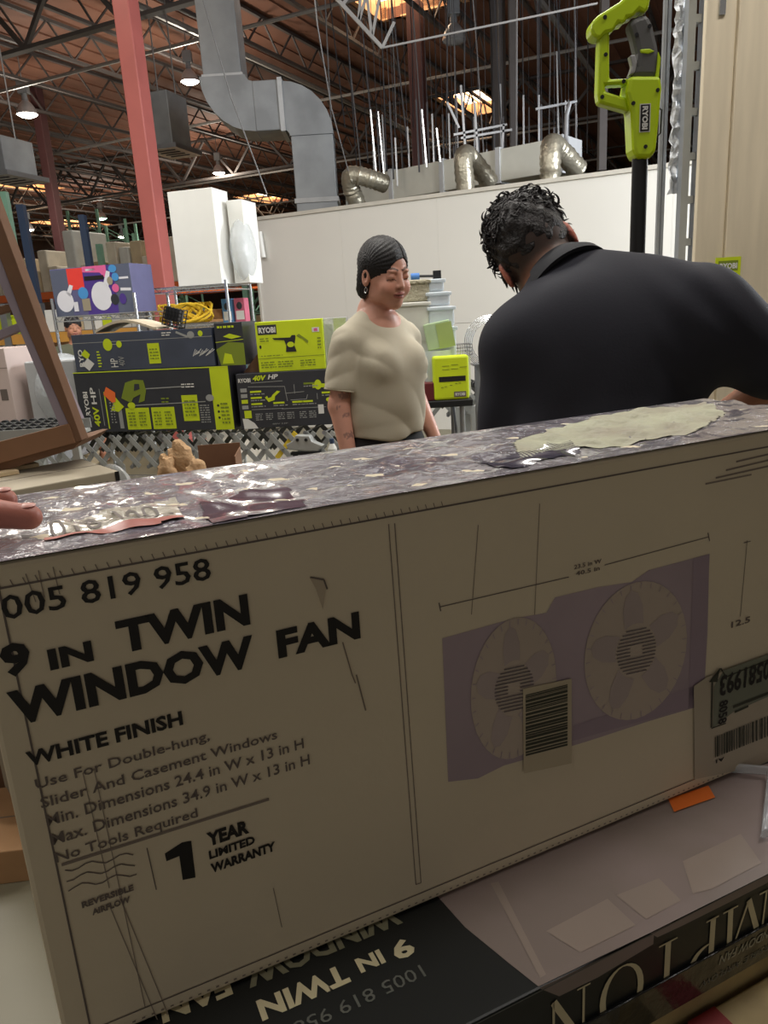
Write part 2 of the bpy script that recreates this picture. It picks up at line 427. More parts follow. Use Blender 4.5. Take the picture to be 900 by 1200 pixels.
# elbows as swept square sections
def elbow(c0, ctr, r_in, w, a0, a1, y, d, nm='elbow'):
    m = MB(); N = 7; vs = []; fs = []
    for i in range(N + 1):
        t = a0 + (a1 - a0) * i / N
        for rr in (r_in, r_in + w):
            for yy in (-d / 2, d / 2): vs.append((ctr[0] + rr * math.cos(t), y + yy, ctr[1] + rr * math.sin(t)))
    for i in range(N):
        o = i * 4
        fs += [(o, o + 4, o + 5, o + 1), (o + 2, o + 3, o + 7, o + 6), (o, o + 2, o + 6, o + 4), (o + 1, o + 5, o + 7, o + 3)]
    fs += [(0, 1, 3, 2), (N * 4, N * 4 + 2, N * 4 + 3, N * 4 + 1)]
    m.add(vs, fs).build(nm, M_GALV, r)
elbow(None, (e1x, e1z), .08, .60, PI, 1.5 * PI, Yd, .66)
duct_run(r, (e1x, Yd, hz), (x2, Yd, hz), .66, .60, up=(0, 0, 1), sec=.5)
elbow(None, (x2, hz - .38), .08, .58, PI / 2, 0, Yd, .66)
duct_run(r, (x2 + .37, Yd, hz - .38), (x2 + .37, Yd, 2.9), .56, .64, sec=1.6)
duct_run(r, (x2 + .37, Yd, 2.9), (x2 + .37, Yd, .02), .56, .64, sec=1.4)
def hang_duct(px0, px1, py0, py1, Y, label, d=.6):
    a = atY(px0, py0, Y); b2 = atY(px1, py0, Y); c = atY((px0 + px1) / 2, py1, Y)
    w = b2.x - a.x; q = thing('hanging_duct', label, 'duct', (c.x, c.y, c.z), -.3)
    MB().b(-w / 2, w / 2, -d / 2, d / 2, 0, a.z - c.z).build('duct_section', M_GALV, q, bevel=.01)
    MB().b(-w / 2 - .12, w / 2 + .12, -d / 2 - .12, d / 2 + .12, -.05, 0.02).build('grille', M_STEEL, q)
    for sx in (-1, 1): MB().cyl((sx * w / 2.2, 0, a.z - c.z), (sx * w / 2.2, 0, ZD - c.z - .02), .012, 6).build('hanger_rod', M_STEEL, q)
    for k in range(4): MB().b(-w / 2, w / 2, -d / 2 + k * d / 4 + .03, -d / 2 + k * d / 4 + .06, -.06, -.045).build('louvre', M_WIRED, q)
hang_duct(191, 216, 112, 176, 13.5, 'short grey duct hanging beside the red column', .6)
hang_duct(-4, 30, 165, 208, 13., 'short grey duct hanging at the left edge', .7)
# long duct lying behind the partition wall
a = atY(418, 236, 11.4); b2 = atY(668, 188, 9.4)
r = thing('long_duct', 'long low galvanised duct running just behind the white wall', 'duct', (0, 0, 0))
dd = (b2 - a); dd.z = 0
duct_run(r, Vector((a.x, a.y, 3.0)), Vector((b2.x, b2.y, 3.0)), .5, .36, up=(0, 0, 1), sec=.9, m=mat('pale_duct', (206, 206, 196), .5, var=.12, vscale=3))
for t in (.08, .5, .92):
    q = a + (b2 - a) * t; MB().cyl((q.x, q.y, 0), (q.x, q.y, 2.76), .03, 8).build('leg', M_GALV, r)
M_FLEX = mat('foil_flex', (164, 158, 142), .3, .6, bump=.5, bscale=30)
def flex(pts, rad, label):
    r = thing('flexible_duct', label, 'duct', (0, 0, 0), 0, 'flexible ducts at the wall top')
    P = [Vector(p) for p in pts]; out = []; rs = []
    n = 44
    for i in range(n + 1):
        t = i / n * (len(P) - 1); k = min(int(t), len(P) - 2); u = t - k
        p_1 = P[max(k - 1, 0)]; p0_ = P[k]; p1_ = P[k + 1]; p2_ = P[min(k + 2, len(P) - 1)]
        out.append(.5 * ((2 * p0_) + (p1_ - p_1) * u + (2 * p_1 - 5 * p0_ + 4 * p1_ - p2_) * u * u + (3 * p0_ - p_1 - 3 * p1_ + p2_) * u ** 3)); rs.append(rad * (1 + .09 * (i % 2) + .04 * random.uniform(-1, 1)))
    MB().tube(out, rs, 14).build('hose', M_FLEX, r, smooth=True)
    MB().cyl(out[-1], out[-1] + (out[-1] - out[-2]).normalized() * .06, rad * 1.08, 14).build('collar', M_STEEL, r)
flex([atY(452, 216, 9.6), atY(432, 209, 9.5), atY(412, 206, 9.5), atY(412, 222, 9.6), atY(422, 250, 9.7), atY(424, 300, 9.8)], .10, 'crooked foil flexible duct, leftmost of the three on the wall top')
flex([atY(575, 215, 9.3), atY(552, 186, 9.1), atY(543, 186, 8.9), atY(546, 225, 8.9), atY(548, 260, 8.9)], .10, 'foil flexible duct in the middle of the wall top')
flex([atY(678, 200, 8.9), atY(656, 176, 8.7), atY(646, 172, 8.5), atY(645, 205, 8.45), atY(645, 240, 8.45)], .105, 'foil flexible duct on the wall top nearest the lime tool')

# ------------------------------------------------------------------ hanging wires, rods and cables behind the wall
def wire(px, py0, py1, Y, m, rad, lab, cat, name, grp, dx=0, sw=0.):
    a = atY(px, py1, Y); top = atY(px, py0, Y); z1 = min(top.z, ZD - .2)
    pts = [(a.x, a.y, a.z), (a.x + dx * .4 + sw, a.y, a.z + (z1 - a.z) * .45), (a.x + dx, a.y, z1)]
    return tag(MB().tube(pts, rad, 5).build(name, m), lab, cat, grp)
random.seed(3)
for i in range(26):
    px = 392 + i * 11.8 + random.uniform(-4, 4); Y = random.uniform(9.6, 14.)
    wire(px, -300, random.choice((205, 190, 180, 150, 215)), Y, M_WIRED if i % 3 else M_WIREL, .009 if i % 3 else .010, 'thin wire hanging straight down behind the white wall', 'wire', 'hanging_wire', 'thin wires hanging behind the white wall', random.uniform(-.25, .12), random.uniform(-.04, .04))
for i in range(34):
    px = 430 + i * 7.4 + random.uniform(-3, 3); Y = random.uniform(9.8, 13.)
    y1 = random.uniform(190, 225); y0 = y1 - random.uniform(40, 110)
    a = atY(px, y1, Y); t = atY(px, y0, Y)
    o = thing('hanging_strut', None, None, a)
    MB().b(-.010, .010, -.010, .010, 0, t.z - a.z).build('strut', M_STEEL if i % 2 else M_WIRED, o); MB().cyl((0, 0, t.z - a.z), (0, 0, ZD - a.z - .02), .004, 5).build('wire', M_WIRED, o); tag(o, 'short grey strut hanging in the cluster behind the white wall', 'strut', 'struts hanging behind the white wall')
for px, y0, y1, Y, w in ((442, 128, 215, 9.8, .022), (450, 130, 205, 9.9, .02), (500, 128, 196, 9.7, .022), (655, 60, 176, 9.4, .018), (516, 150, 190, 9.6, .022)):
    a = atY(px, y1, Y); t = atY(px, y0, Y)
    o = MB().bar((0, 0, 0), (-.03, 0, t.z - a.z), w * .8, w * .8).build('bright_rod', M_CHROME); o.location = a
    tag(o, 'bright metal rod hanging just above the white wall', 'rod', 'bright rods above the white wall')
# thick hanging members and the white strut frame
for px, Y in ((590, 12.5), (602, 12.3), (705, 10.8)):
    a = atY(px, 200, Y); o = MB().b(-.05, .05, -.05, .05, 0, ZD - a.z).build('hanging_post', M_TRUSS); o.location = a
    tag(o, {590: 'dark square post hanging left of the middle pair', 602: 'dark square post hanging just right of its twin', 705: 'dark square post hanging beside the lime tool'}[px], 'post', 'dark posts hanging behind the wall')
def strut_frame(pts, label):
    r = thing('strut_frame', label, 'frame', (0, 0, 0))
    for (a, b_, nm) in pts: MB().bar(a, b_, .025, .025).build(nm, M_STEEL, r)
Y = 9.9
strut_frame([(atY(532, 158, Y), atY(594, 146, Y), 'crossbar'), (atY(540, 162, Y), atY(600, 152, Y), 'crossbar'), (atY(540, 100, Y), atY(546, 186, Y), 'leg'), (atY(556, 120, Y), atY(560, 184, Y), 'leg'), (atY(590, 146, Y), atY(588, 186, Y), 'leg'), (atY(524, 120, Y), atY(538, 150, Y), 'brace')], 'pale strut frame hanging below the roof skylight')
Y = 9.3
strut_frame([(atY(628, 128, Y), atY(676, 119, Y), 'crossbar')], 'pale trapeze bar hanging left of the lime tool')
tf = [o for o in SC.objects if o.name.startswith('strut_frame') and o.parent is None][-1]
for px in (630, 673): q = atY(px, 124, Y); MB().cyl(q, (q.x, q.y, ZD - .02), .006, 5).build('hanger_wire', M_WIRED, tf)
tag(MB().tube([atY(668, 120, 9.2), atY(664, 135, 9.2), atY(663, 160, 9.2), atY(668, 188, 9.2), atY(680, 205, 9.2)], .025, 8).build('hanging_cable', M_WIREL), 'pale curved cable hanging from the trapeze bar', 'cable')
# near white truss end at the top middle
Y = 9.2
r = thing('white_truss', 'white painted open web truss crossing the top middle', 'truss', (0, 0, 0)); MW = mat('white_paint', (150, 148, 146), .5)
MB().bar(atY(376, -22, Y), atY(448, 56, Y), .035, .035).build('bottom_chord', MW, r)
MB().bar(atY(448, 56, Y), atY(700, 4, Y), .018, .018).build('tie_rod', MW, r)
for i, (a, b_) in enumerate((((402, 5), (420, -20)), ((420, 26), (424, -20)), ((420, 26), (434, -20)), ((436, 44), (428, -20)), ((436, 44), (446, -10)), ((448, 56), (462, 26)))):
    MB().bar(atY(*a, Y), atY(*b_, Y), .03, .03).build('web_bar', MW, r)
# the two long sagging ropes left of the wires
for a, b_, l in (((372, 30), (408, 200), 'pale rope slanting down to the leftmost flexible duct'), ((232, -20), (313, 228), 'thin pale cable slanting down beside the big duct')):
    pa = atY(*a, 8.4); pb = atY(*b_, 9.3 if a[0] > 300 else 8.4); tp = Vector((pa.x - (pb.x - pa.x) * .2, pa.y, min(ZD - .05, pa.z + 1.2)))
    tag(MB().tube([pb, (pa + pb) / 2 + Vector((-.03, 0, -.05)), pa, tp], .007, 5).build('slanting_rope', M_WIREL), l, 'rope')
# ------------------------------------------------------------------ far racks and goods
M_SACK = mat('pale_goods', (204, 194, 176), .8, var=.25, vscale=3)
M_SACK2 = mat('beige_goods', (184, 166, 136), .8, var=.2, vscale=3)
M_GOODW = mat('white_goods', (190, 190, 184), .7, var=.1)
def rack(name, label, p, rz, L, D, levels, H, mu, mbm, bays=2, group=None):
    r = thing(name, label, 'rack', p, rz, group)
    for i in range(bays + 1):
        x = i * L / bays
        for y in (0, D): MB().b(x - .045, x + .045, y - .04, y + .04, 0, H).build('upright', mu, r)
        m = MB(); z = .3
        while z < H - .5:
            m.bar((x, 0, z), (x, D, z), .03, .03); m.bar((x, 0, z), (x, D, min(z + .6, H)), .03, .03); z += .6
        m.build('upright_bracing', mu, r)
    for z in levels:
        for i in range(bays):
            for y in (0, D): MB().b(i * L / bays + .05, (i + 1) * L / bays - .05, y - .025, y + .025, z - .12, z).build('beam', mbm, r)
            MB().b(i * L / bays + .03, (i + 1) * L / bays - .03, .03, D - .03, z - .02, z + .004).build('deck', M_STEEL, r)
    return r
def goods(p, rz, L, D, z, n, hmin, hmax, mats, lab, grp, nm='shelf_carton', seed=1, x0=0, bays=3):
    rnd = random.Random(seed); c, s = math.cos(rz), math.sin(rz); n = max(1, round(n / bays)) * bays; k = n // bays; w = (L / bays - .16) / k
    for i in range(n):
        x = (i // k) * L / bays + .08 + (i % k) * w
        ww = w * rnd.uniform(.8, .97); h = rnd.uniform(hmin, hmax); y = rnd.uniform(.04, .15)
        o = MB().b(0, ww, 0, D * .8, 0, h).build(nm, rnd.choice(mats), bevel=.02)
        o.location = (p[0] + c * x - s * y, p[1] + s * x + c * y, z + .006); o.rotation_euler.z = rz
        tag(o, lab, 'box', grp)
Ra = atY(-60, 300, 15.5); rzA = -.35
Ra = Vector((-9.6, 15.2, 0))
rack('pallet_rack', 'far pallet rack with green uprights and orange beams behind the colourful carton', (Ra.x, Ra.y, 0), rzA, 8.1, 1.1, (.35, 2.05), 2.75, M_GREENR, M_ORANGE, 3)
for (pxr, top, lab) in ((113, 245, 'tall pale green rack row running away, its ladder frame left of the other'), (158, 262, 'pale green rack row running away, its ladder frame nearest the red column')):
    q = atY(pxr, top, 27.); rr_ = rack('pallet_rack', lab, (q.x, 27., 0), PI / 2 - .02, 8.4, 1.0, (.4, 2.9), q.z, M_GREENR, M_ORANGE, 3)
    goods((q.x, 27.), PI / 2 - .02, 8.4, 1.0, 2.9, 6, .5, 1.2, [M_SACK, M_GOODW, M_SACK2], 'pale carton on the upper beams of a rack row running away', 'cartons on the rack rows running away', seed=pxr)
goods(Ra, rzA, 8.1, 1.1, 2.05, 33, .30, 1.0, [M_SACK, M_SACK2, M_GOODW, M_SACK], 'pale carton on the orange beams of the far left rack', 'pale cartons on the orange beams of the far rack', seed=4)
goods(Ra, rzA, 8.1, 1.1, .35, 12, .5, 1.3, [M_SACK2, M_KRAFT, M_GOODW], 'carton on the bottom level of the far left rack', 'cartons on the bottom level of the far rack', seed=6)
rb = Vector((-9.0, 24, 0))
rack('pallet_rack', 'farthest pallet rack with green uprights seen between red column and white wall', (rb.x, rb.y, 0), -.35, 9.0, 1.1, (.4, 2.3), 3.6, M_GREENR, M_ORANGE, 3)
goods(rb, -.35, 9., 1.1, 2.3, 27, .6, 1.6, [M_SACK, M_SACK2], 'pale carton on the farthest rack right of the red column', 'cartons on the farthest rack', seed=12)
goods(rb, -.35, 9., 1.1, .4, 11, .7, 1.6, [M_KRAFT, M_SACK2], 'brown carton on the low level of the farthest rack', 'cartons low on the farthest rack', seed=14)
# nearer blue rack uprights
Y = 10.5
for px, py0, lab, w, m in ((24, 240, 'dark blue rack post at the left edge under the lamp', .09, M_BLUER), (96, 252, 'dark blue rack post in front of the green uprights', .08, M_BLUER), (4, 225, 'pale green rack post at the far left edge', .10, M_GREENR)):
    Y = 10.5 if m is M_BLUER else 11.4; a = atY(px, py0, Y); r = thing('rack_post', lab, 'post', (a.x, a.y, 0)); MB().b(-w / 2, w / 2, -.05, .05, 0, a.z).build('shaft', m, r)
    MB().bar((.0, -.02, a.z - .8), (-.45, -.02, a.z - 1.35), .05, .04).build('brace', m, r); MB().b(-.12, .12, -.1, .1, 0, .012).build('foot_plate', m, r)
# low rack with small items (lime and white packs) behind the wire shelf
rc = Vector((-6.3, 9.9, 0))
rack('low_rack', 'low orange-beamed rack of small lime and white packs behind the wire shelves', (rc.x, rc.y, 0), -.22, 3.7, .7, (.3, .95, 1.38), 1.75, M_STEEL, mat('yellow_beam', (206, 150, 70), .5), 2)
random.seed(11)
for z, n in ((.95, 26), (1.38, 28)):
    for i in range(n):
        x = .08 + i * 3.55 / n; h = random.uniform(.12, .26); m = random.choice([M_WHITE, M_LIME, M_GOODW, M_SACK2, M_GOODW])
        o = MB().b(0, .12, 0, .3, 0, h).build('small_pack', m, bevel=.005); c, s = math.cos(-.22), math.sin(-.22)
        o.location = (rc.x + c * x - s * .05, rc.y + s * x + c * .05, z + .005); o.rotation_euler.z = -.22
        tag(o, 'small pack standing in the rows behind the wire shelves', 'pack', 'small packs on the low rack')
goods(rc, -.22, 3.7, .7, .3, 8, .3, .5, [M_KRAFT, M_GOODW], 'carton at the bottom of the low rack', 'cartons at the bottom of the low rack', seed=21, bays=2)
# grey wrapped pallets in the aisle at left
M_GREYW = mat('grey_wrapped_goods', (158, 158, 160), .4, var=.15, bump=.4, bscale=6, coat=.4)
for px, Y, w, h, lab in ((-30, 6.9, .9, 1.05, 'grey film-wrapped pallet load at the left, behind the brown frame'), (48, 7.6, .6, .9, 'grey film-wrapped pallet load left of the wire shelf')):
    a = atY(px, 450, Y); r = thing('wrapped_pallet', lab, 'pallet', (a.x, a.y, 0), -.1)
    MB().b(-w / 2, w / 2, -.4, .4, .13, h).build('wrapped_load', M_GREYW, r, bevel=.04)
    for k in range(5): MB().b(-w / 2, w / 2, -.4 + k * .18, -.32 + k * .18, .1, .128).build('deck_board', M_SACK2, r)
    for k in (-1, 0, 1): MB().b(k * w / 2.4 - .04, k * w / 2.4 + .04, -.4, .4, 0, .1).build('bearer', M_SACK2, r)
# distant man standing in the aisle, only his head shows above the cartons
# ------------------------------------------------------------------ wire shelving
def wire_shelf(label, p, rz, L, D, levels, H):
    r = thing('wire_shelf', label, 'shelf', p, rz)
    for x in (0, L):
        for y in (0, D): MB().cyl((x, y, 0), (x, y, H), .0125, 8).build('post', M_CHROME, r)
    for z in levels:
        m = MB()
        for zz in (z - .035, z):
            for y in (0, D): m.bar((0, y, zz), (L, y, zz), .007, .007)
            for x in (0, L): m.bar((x, 0, zz), (x, D, zz), .007, .007)
        n = int(L / .04)
        for i in range(n + 1): x = i * L / n; m.bar((x, 0, z), (x, D, z), .0035, .0035)
        for i in range(n):
            for y in (0, D): m.bar((i * L / n, y, z - .035 if i % 2 else z), ((i + 1) * L / n, y, z if i % 2 else z - .035), .0035, .0035)
        m.build('shelf_grid', M_CHROME, r)
    return r
s2a = atY(170, 336, 6.2); s2b = atY(264, 327, 6.05)
rz2 = math.atan2(s2b.y - s2a.y, s2b.x - s2a.x); L2 = (s2b.xy - s2a.xy).length; z2 = s2a.z - .02
wire_shelf('chrome wire shelf under the tall white boxes', (s2a.x, s2a.y, 0), rz2, L2, .5, (.15, .75, z2 - .30, z2), z2 + .03)
def on(p, rz, x, y, z): c, s = math.cos(rz), math.sin(rz); return (p.x + c * x - s * y, p.y + s * x + c * y, z)
w1 = atY(212, 331, 6.15); k = 6.15 / F_PX
r, F = carton('tall_white_box', 'tall plain white box standing on the top wire shelf', 'box', on(s2a, rz2, .26, .06, z2 + .004), rz2 - .06, .38, .26, .70, M_WHITE, seam=False)
r, F = carton('wrapped_white_box', 'white box in bulging clear film beside the tall white box', 'box', on(s2a, rz2, .68, .20, z2 + .004), rz2 - .06, .13, .26, .62, M_WHITE, seam=False)
fm = MB(); fm.ball((.08, .05, .25), (.09, .16, .24), 16, 10); fm.build('film_wrap', M_FILM, r, smooth=True)
# goods on the middle shelf
zc = z2 - .30 + .004
M_YEL = mat('yellow_rope', (226, 186, 40), .7, bump=.3, bscale=90)
random.seed(5); pts = []
for i in range(190):
    t = i * .35; R_ = .10 + .035 * math.sin(i * .23)
    pts.append((R_ * 1.35 * math.cos(t), .06 * math.sin(t) + random.uniform(-.01, .01), .075 + .055 * math.sin(t * 1.37 + i * .05)))
o = MB().tube(pts, .008, 6).build('yellow_rope', M_YEL, smooth=True); o.location = on(s2a, rz2, .24, .16, zc); o.rotation_euler.z = rz2; o.scale = (1.3, 1, 1.3)
tag(o, 'coiled bright yellow rope on the middle wire shelf', 'rope')
r = thing('mesh_crate', 'small tilted black mesh crate on the scuffed blue carton, below the yellow rope', 'crate', (0, 0, 0), 0)
r.scale = (.68, .6, .68); CRATE = r
m = MB(); T_ = Euler((0, .3, 0)).to_matrix()
for i in range(6):
    for a, b_ in (((i * .03, 0, 0), (i * .03, 0, .15)), ((0, 0, i * .03), (.15, 0, i * .03)), ((i * .03, .2, 0), (i * .03, .2, .15)), ((i * .03, 0, 0), (i * .03, .2, 0)), ((0, 0, i * .03), (0, .2, i * .03)), ((.15, 0, i * .03), (.15, .2, i * .03))):
        m.bar(T_ @ Vector(a) + Vector((0, 0, .047)), T_ @ Vector(b_) + Vector((0, 0, .047)), .008, .008)
m.build('mesh', M_BLACKPL, r)
MB().box((.09, .1, .12), (.12, .17, .10), T_).build('dark_contents', M_DARKCARD, r)
for i, (x, c) in enumerate(((.46, (88, 140, 190)), (.57, (190, 96, 120)))):
    q = thing('small_box', ('small blue box' if i == 0 else 'small pink and blue box') + ' right of the yellow rope', 'box', on(s2a, rz2, x + .04, .3, zc), rz2)
    MB().b(0, .09, 0, .1, 0, .19).build('box_body', flat('small_box_%d' % i, c), q, bevel=.003)
    MB().b(.01, .08, -.001, 0, .02, .09).build('label', M_WHITE, q); MB().ball((.045, -.002, .13), (.025, .003, .03)).build('picture', M_DARKCARD, q)
r, F = carton('brown_carton', 'brown carton on a low level of the wire shelf', 'box', on(s2a, rz2, .1, .06, .755), rz2, .37, .35, .38, M_KRAFT)
q = thing('blue_box', 'dark teal printed box on the lowest right of the wire shelf', 'box', on(s2a, rz2, .5, .03, .755), rz2)
MB().b(0, .16, 0, .3, 0, .34).build('box_body', flat('teal_card', (50, 84, 88)), q, bevel=.003); MB().b(.02, .14, -.001, 0, .05, .2).build('picture', M_LIME, q)
# left wire shelf with the colourful carton
s1a = atY(64, 372, 6.0); s1b = atY(160, 367, 5.78); rz1 = math.atan2(s1b.y - s1a.y, s1b.x - s1a.x); L1 = (s1b.xy - s1a.xy).length; z1 = s1a.z + .0
wire_shelf('chrome wire shelf under the colourful hair-tool carton', (s1a.x, s1a.y, 0), rz1, L1, .45, (.15, .7, z1), z1 + .14)
M_NAVY = mat('purple_grey_card', (92, 92, 130), .45, var=.12)
r, F = carton('colourful_carton', 'purple and grey carton with white round appliances and a red patch', 'box', on(s1a, rz1, .0, .03, z1 + .004), rz1 + .02, .70, .3, .35, M_NAVY, seam=False)
MP = flat('violet_print', (74, 52, 132)); MR = flat('red_print', (222, 62, 54)); MPK = flat('pink_print', (214, 96, 150)); MBL = flat('sky_print', (70, 140, 200)); MG = flat('slate_print', (86, 92, 112)); MW2 = flat('white_print', (214, 214, 222)); MGD = flat('tan_print', (150, 140, 120))
F.rect(0, .16, .0, .34, MG, lay=0).rect(.56, .70, 0, .35, MG).rect(.29, .56, .0, .35, MP)
F.rect(.15, .29, .19, .345, MR, lay=1).poly([(.29, .35), (.50, .35), (.50, .24), (.44, .30), (.29, .31)], MPK, lay=1)
F.disc((.10, .11), .075, .08, MW2, 'appliance_picture', 2).poly([(.12, .17), (.16, .23), (.19, .22), (.15, .14)], MW2, 'appliance_picture', 2)
F.disc((.43, .13), .09, .105, MW2, 'appliance_picture', 2).poly([(.46, .22), (.50, .31), (.53, .30), (.50, .19)], MW2, 'appliance_picture', 2)
F.disc((.27, .16), .045, .045, MBL, lay=3).disc((.555, .32), .035, .028, MBL, lay=3).disc((.57, .26), .03, .03, MBL, lay=3).disc((.52, .235), .025, .03, MGD, lay=3).disc((.56, .18), .03, .03, MPK, lay=3).disc((.54, .10), .035, .04, M_DARKCARD, lay=3).disc((.61, .10), .03, .04, MP, lay=3)
F.rect(.25, .32, .03, .12, MGD, lay=3).rect(.17, .21, .03, .10, MW2, lay=3).rect(.30, .47, .25, .28, M_INK, lay=3)
F.line((.32, .325), (.40, .325), .015, MW2).line((.60, .25), (.68, .25), .015, MW2).line((.60, .17), (.69, .165), .02, MW2)
F.done()

# ------------------------------------------------------------------ tool cartons on the conveyor
ZC = .80
M_ART = flat('art_grey', (150, 152, 150)); M_ARTD = flat('art_dark', (34, 34, 38)); M_OL = flat('olive_art', (120, 136, 40)); M_WT = flat('white_ink', (214, 214, 210))
def qbox(name, label, bl, br, z, H, T, m, **k):
    a = atZ(*bl, z); b_ = atZ(*br, z); d = b_ - a
    return carton(name, label, 'box', a, math.atan2(d.y, d.x), d.length, T, H, m, seam=False, **k)
def scribble(F, x0, x1, z0, z1, m, rows=4, lay=3, seed=1, fill=.8):
    rnd = random.Random(seed); h = (z1 - z0) / rows
    for i in range(rows):
        x = x0; zz = z0 + (i + .5) * h
        while x < x1 - .004:
            w = rnd.uniform(.006, .03); F.line((x, zz), (min(x + w, x1), zz), h * .45, m, 'small_print', lay); x += w + rnd.uniform(.003, .008)
a = atZ(97, 507, ZC); hB = atY(82, 437, a.y).z - ZC
rB, F = qbox('string_trimmer_carton', 'charcoal trimmer carton with lime right end and orange sticker, lower of its stack', (97, 507), (275, 503), ZC, hB, .26, M_DARKCARD)
L, H = F.L, hB
LB = L
F.rect(L - .115, L, 0, H, M_LIME).rect(0, L, H - .006, H, M_LIME, lay=1)
F.rect(L - .115 + .03, L - .02, .05, .12, M_LIME, lay=1)
for i in range(3): F.disc((L - .085, .07 + i * .035), .007, .007, M_ARTD, lay=2)
scribble(F, L - .07, L - .02, .03, .16, M_OL, 6, seed=3)
F.text('RYOBI', .045, .075, .10, .145, M_WT, rot=90, bold=.03).text('40V', .095, .135, .035, .12, M_LIME, rot=90, bold=.03).text('HP', .095, .13, .17, .10, M_WT, rot=90, bold=.02)
F.line((.16, .04), (.16, .26), .004, M_ART); F.line((.19, .02), (.19, .24), .008, M_LIME)
for x in (.215, .235): scribble(F, x, x + .012, .05, .2, M_ART, 9, seed=int(x * 1000))
F.rect(.265, .29, .02, .16, M_ART).rect(.315, .47, .012, .14, M_LIME, 'label').rect(.485, .635, .012, .14, M_LIME, 'label').rect(.69, .79, .055, .205, M_LIME, 'label')
for x0 in (.33, .40, .50, .57): scribble(F, x0, x0 + .045, .03, .12, M_OL, 5, seed=int(x0 * 100))
scribble(F, .705, .775, .08, .18, M_OL, 5, seed=8); scribble(F, .80, .86, .04, .15, M_ART, 8, seed=9); scribble(F, .56, .61, .16, .2, M_OL, 2, seed=10)
# trimmer and chainsaw drawings
F.poly([(.30, .20), (.34, .29), (.40, .305), (.46, .30), (.47, .24), (.45, .18), (.41, .17), (.43, .22), (.38, .20), (.36, .17)], M_OL, 'tool_picture', 2).poly([(.39, .24), (.43, .25), (.43, .28), (.40, .28)], M_DARKCARD, 'tool_picture', 3)
F.line((.46, .25), (.70, .255), .006, M_ART).poly([(.22, .13), (.26, .21), (.29, .17), (.31, .15), (.27, .12)], M_LIME, 'tool_picture', 2).disc((.36, .155), .025, .02, M_LIME, 'tool_picture', 2).line((.38, .155), (.84, .165), .005, M_ART).disc((.87, .185), .025, .02, M_ART, 'tool_picture', 2)
scribble(F, .70, .78, .245, .275, M_WT, 2, seed=17)
MOS = flat('orange_sticker', (236, 112, 52)); F.poly([(.185, .225), (.21, .27), (.265, .235), (.26, .18), (.235, .175)], MOS, 'orange_sticker', 4)
F.done()
rA, F = carton('pole_tool_carton', 'scuffed shiny dark blue tool carton, upper of its stack under the beige sheet', 'box', on(a, rB.rotation_euler.z, .02, .01, ZC + hB + .001), rB.rotation_euler.z + .006, .90, .22, .215, mat('glossy_dark_card', (60, 68, 86), .22, var=.25, vscale=5, coat=.6), seam=False)
F.rect(.0, .9, .165, .168, M_ART).text('RYO', .03, .06, .03, .10, M_WT, rot=90, bold=.03).disc((.235, .15), .03, .035, M_LIME, 'tool_picture', 2).disc((.31, .15), .018, .02, M_LIME, 'tool_picture', 2).line((.26, .15), (.32, .15), .004, M_ART)
F.poly([(.05, .04), (.09, .08), (.13, .045), (.09, .005)], M_WT, 'white_label', 4).poly([(.05, .10), (.09, .07), (.11, .10), (.08, .13)], M_LIME, 'white_label', 3)
F.rect(.49, .565, .03, .145, M_LIME, 'label', 2); scribble(F, .50, .555, .05, .12, M_OL, 4, seed=31); F.text('HP', .235, .285, .02, .05, M_WT, rot=90); F.text('40V', .29, .33, .025, .055, M_ART, rot=90)
scribble(F, .155, .18, .02, .12, M_LIME, 6, seed=33); scribble(F, .59, .65, .18, .205, M_WT, 2, seed=34); F.disc((.77, .18), .022, .02, M_ART, 'tool_picture').line((.68, .20), (.75, .17), .012, M_ART); F.disc((.83, .185), .015, .016, M_LIME, 'tool_picture')
for i in range(14): F.line((.77 + .008 * i, .06 + .004 * (i % 5)), (.79 + .009 * i, .1 - .006 * (i % 4)), .003, M_WT, 'scuff_mark', 3)
F.done()
r, F = carton('pressure_tool_carton', 'small dark tool carton with lime print right of the scuffed blue carton', 'box', on(a, rB.rotation_euler.z, .935, .02, ZC + hB + .001), rB.rotation_euler.z + .01, .17, .22, .235, M_DARKCARD, seam=False)
F.poly([(.0, .09), (.08, .13), (.17, .12), (.17, .0), (.02, .0)], M_OL, 'tool_picture', 1).poly([(.03, .01), (.05, .07), (.09, .06), (.1, .01)], M_LIME, 'tool_picture', 2).poly([(.05, .16), (.09, .175), (.16, .155), (.1, .145)], M_LIME, 'tool_picture', 2); scribble(F, .02, .12, .2, .225, M_LIME, 1, seed=41); F.line((0, .13), (.17, .14), .003, M_LIME); F.done()
# second stack
a2 = atZ(283, 503, ZC); hC = atY(271, 439, a2.y).z - ZC
rC, F = qbox('blower_carton', 'charcoal 40V carton with a row of small lime diagrams under the lime box', (283, 503), (393, 497), ZC, hC, .36, M_DARKCARD)
L, H = F.L, hC; fx = L / .60; fz = H / .36
def R_(x, z): return x * fx, z * fz
F.text('RYOBI', .012 * fx, .09 * fx, .305 * fz, .026 * fz, M_WT, bold=.03).text('40V', .105 * fx, .19 * fx, .312 * fz, .033 * fz, M_LIME, bold=.04, shear=.25).text('HP', .20 * fx, .265 * fx, .318 * fz, .03 * fz, M_WT, bold=.03, shear=.25)
F.line(R_(.09, .298), R_(.29, .302), .003, M_ART)
for k in range(4): F.rect(.02 * fx, .06 * fx, (.13 + k * .037) * fz, (.155 + k * .037) * fz, M_ART if k != 1 else M_LIME, lay=1)
F.poly([R_(.17, .20), R_(.19, .17), R_(.23, .18), R_(.235, .205), R_(.27, .235), R_(.25, .24), R_(.22, .215), R_(.21, .20), R_(.19, .195), R_(.185, .21)], M_LIME, 'tool_picture', 2)
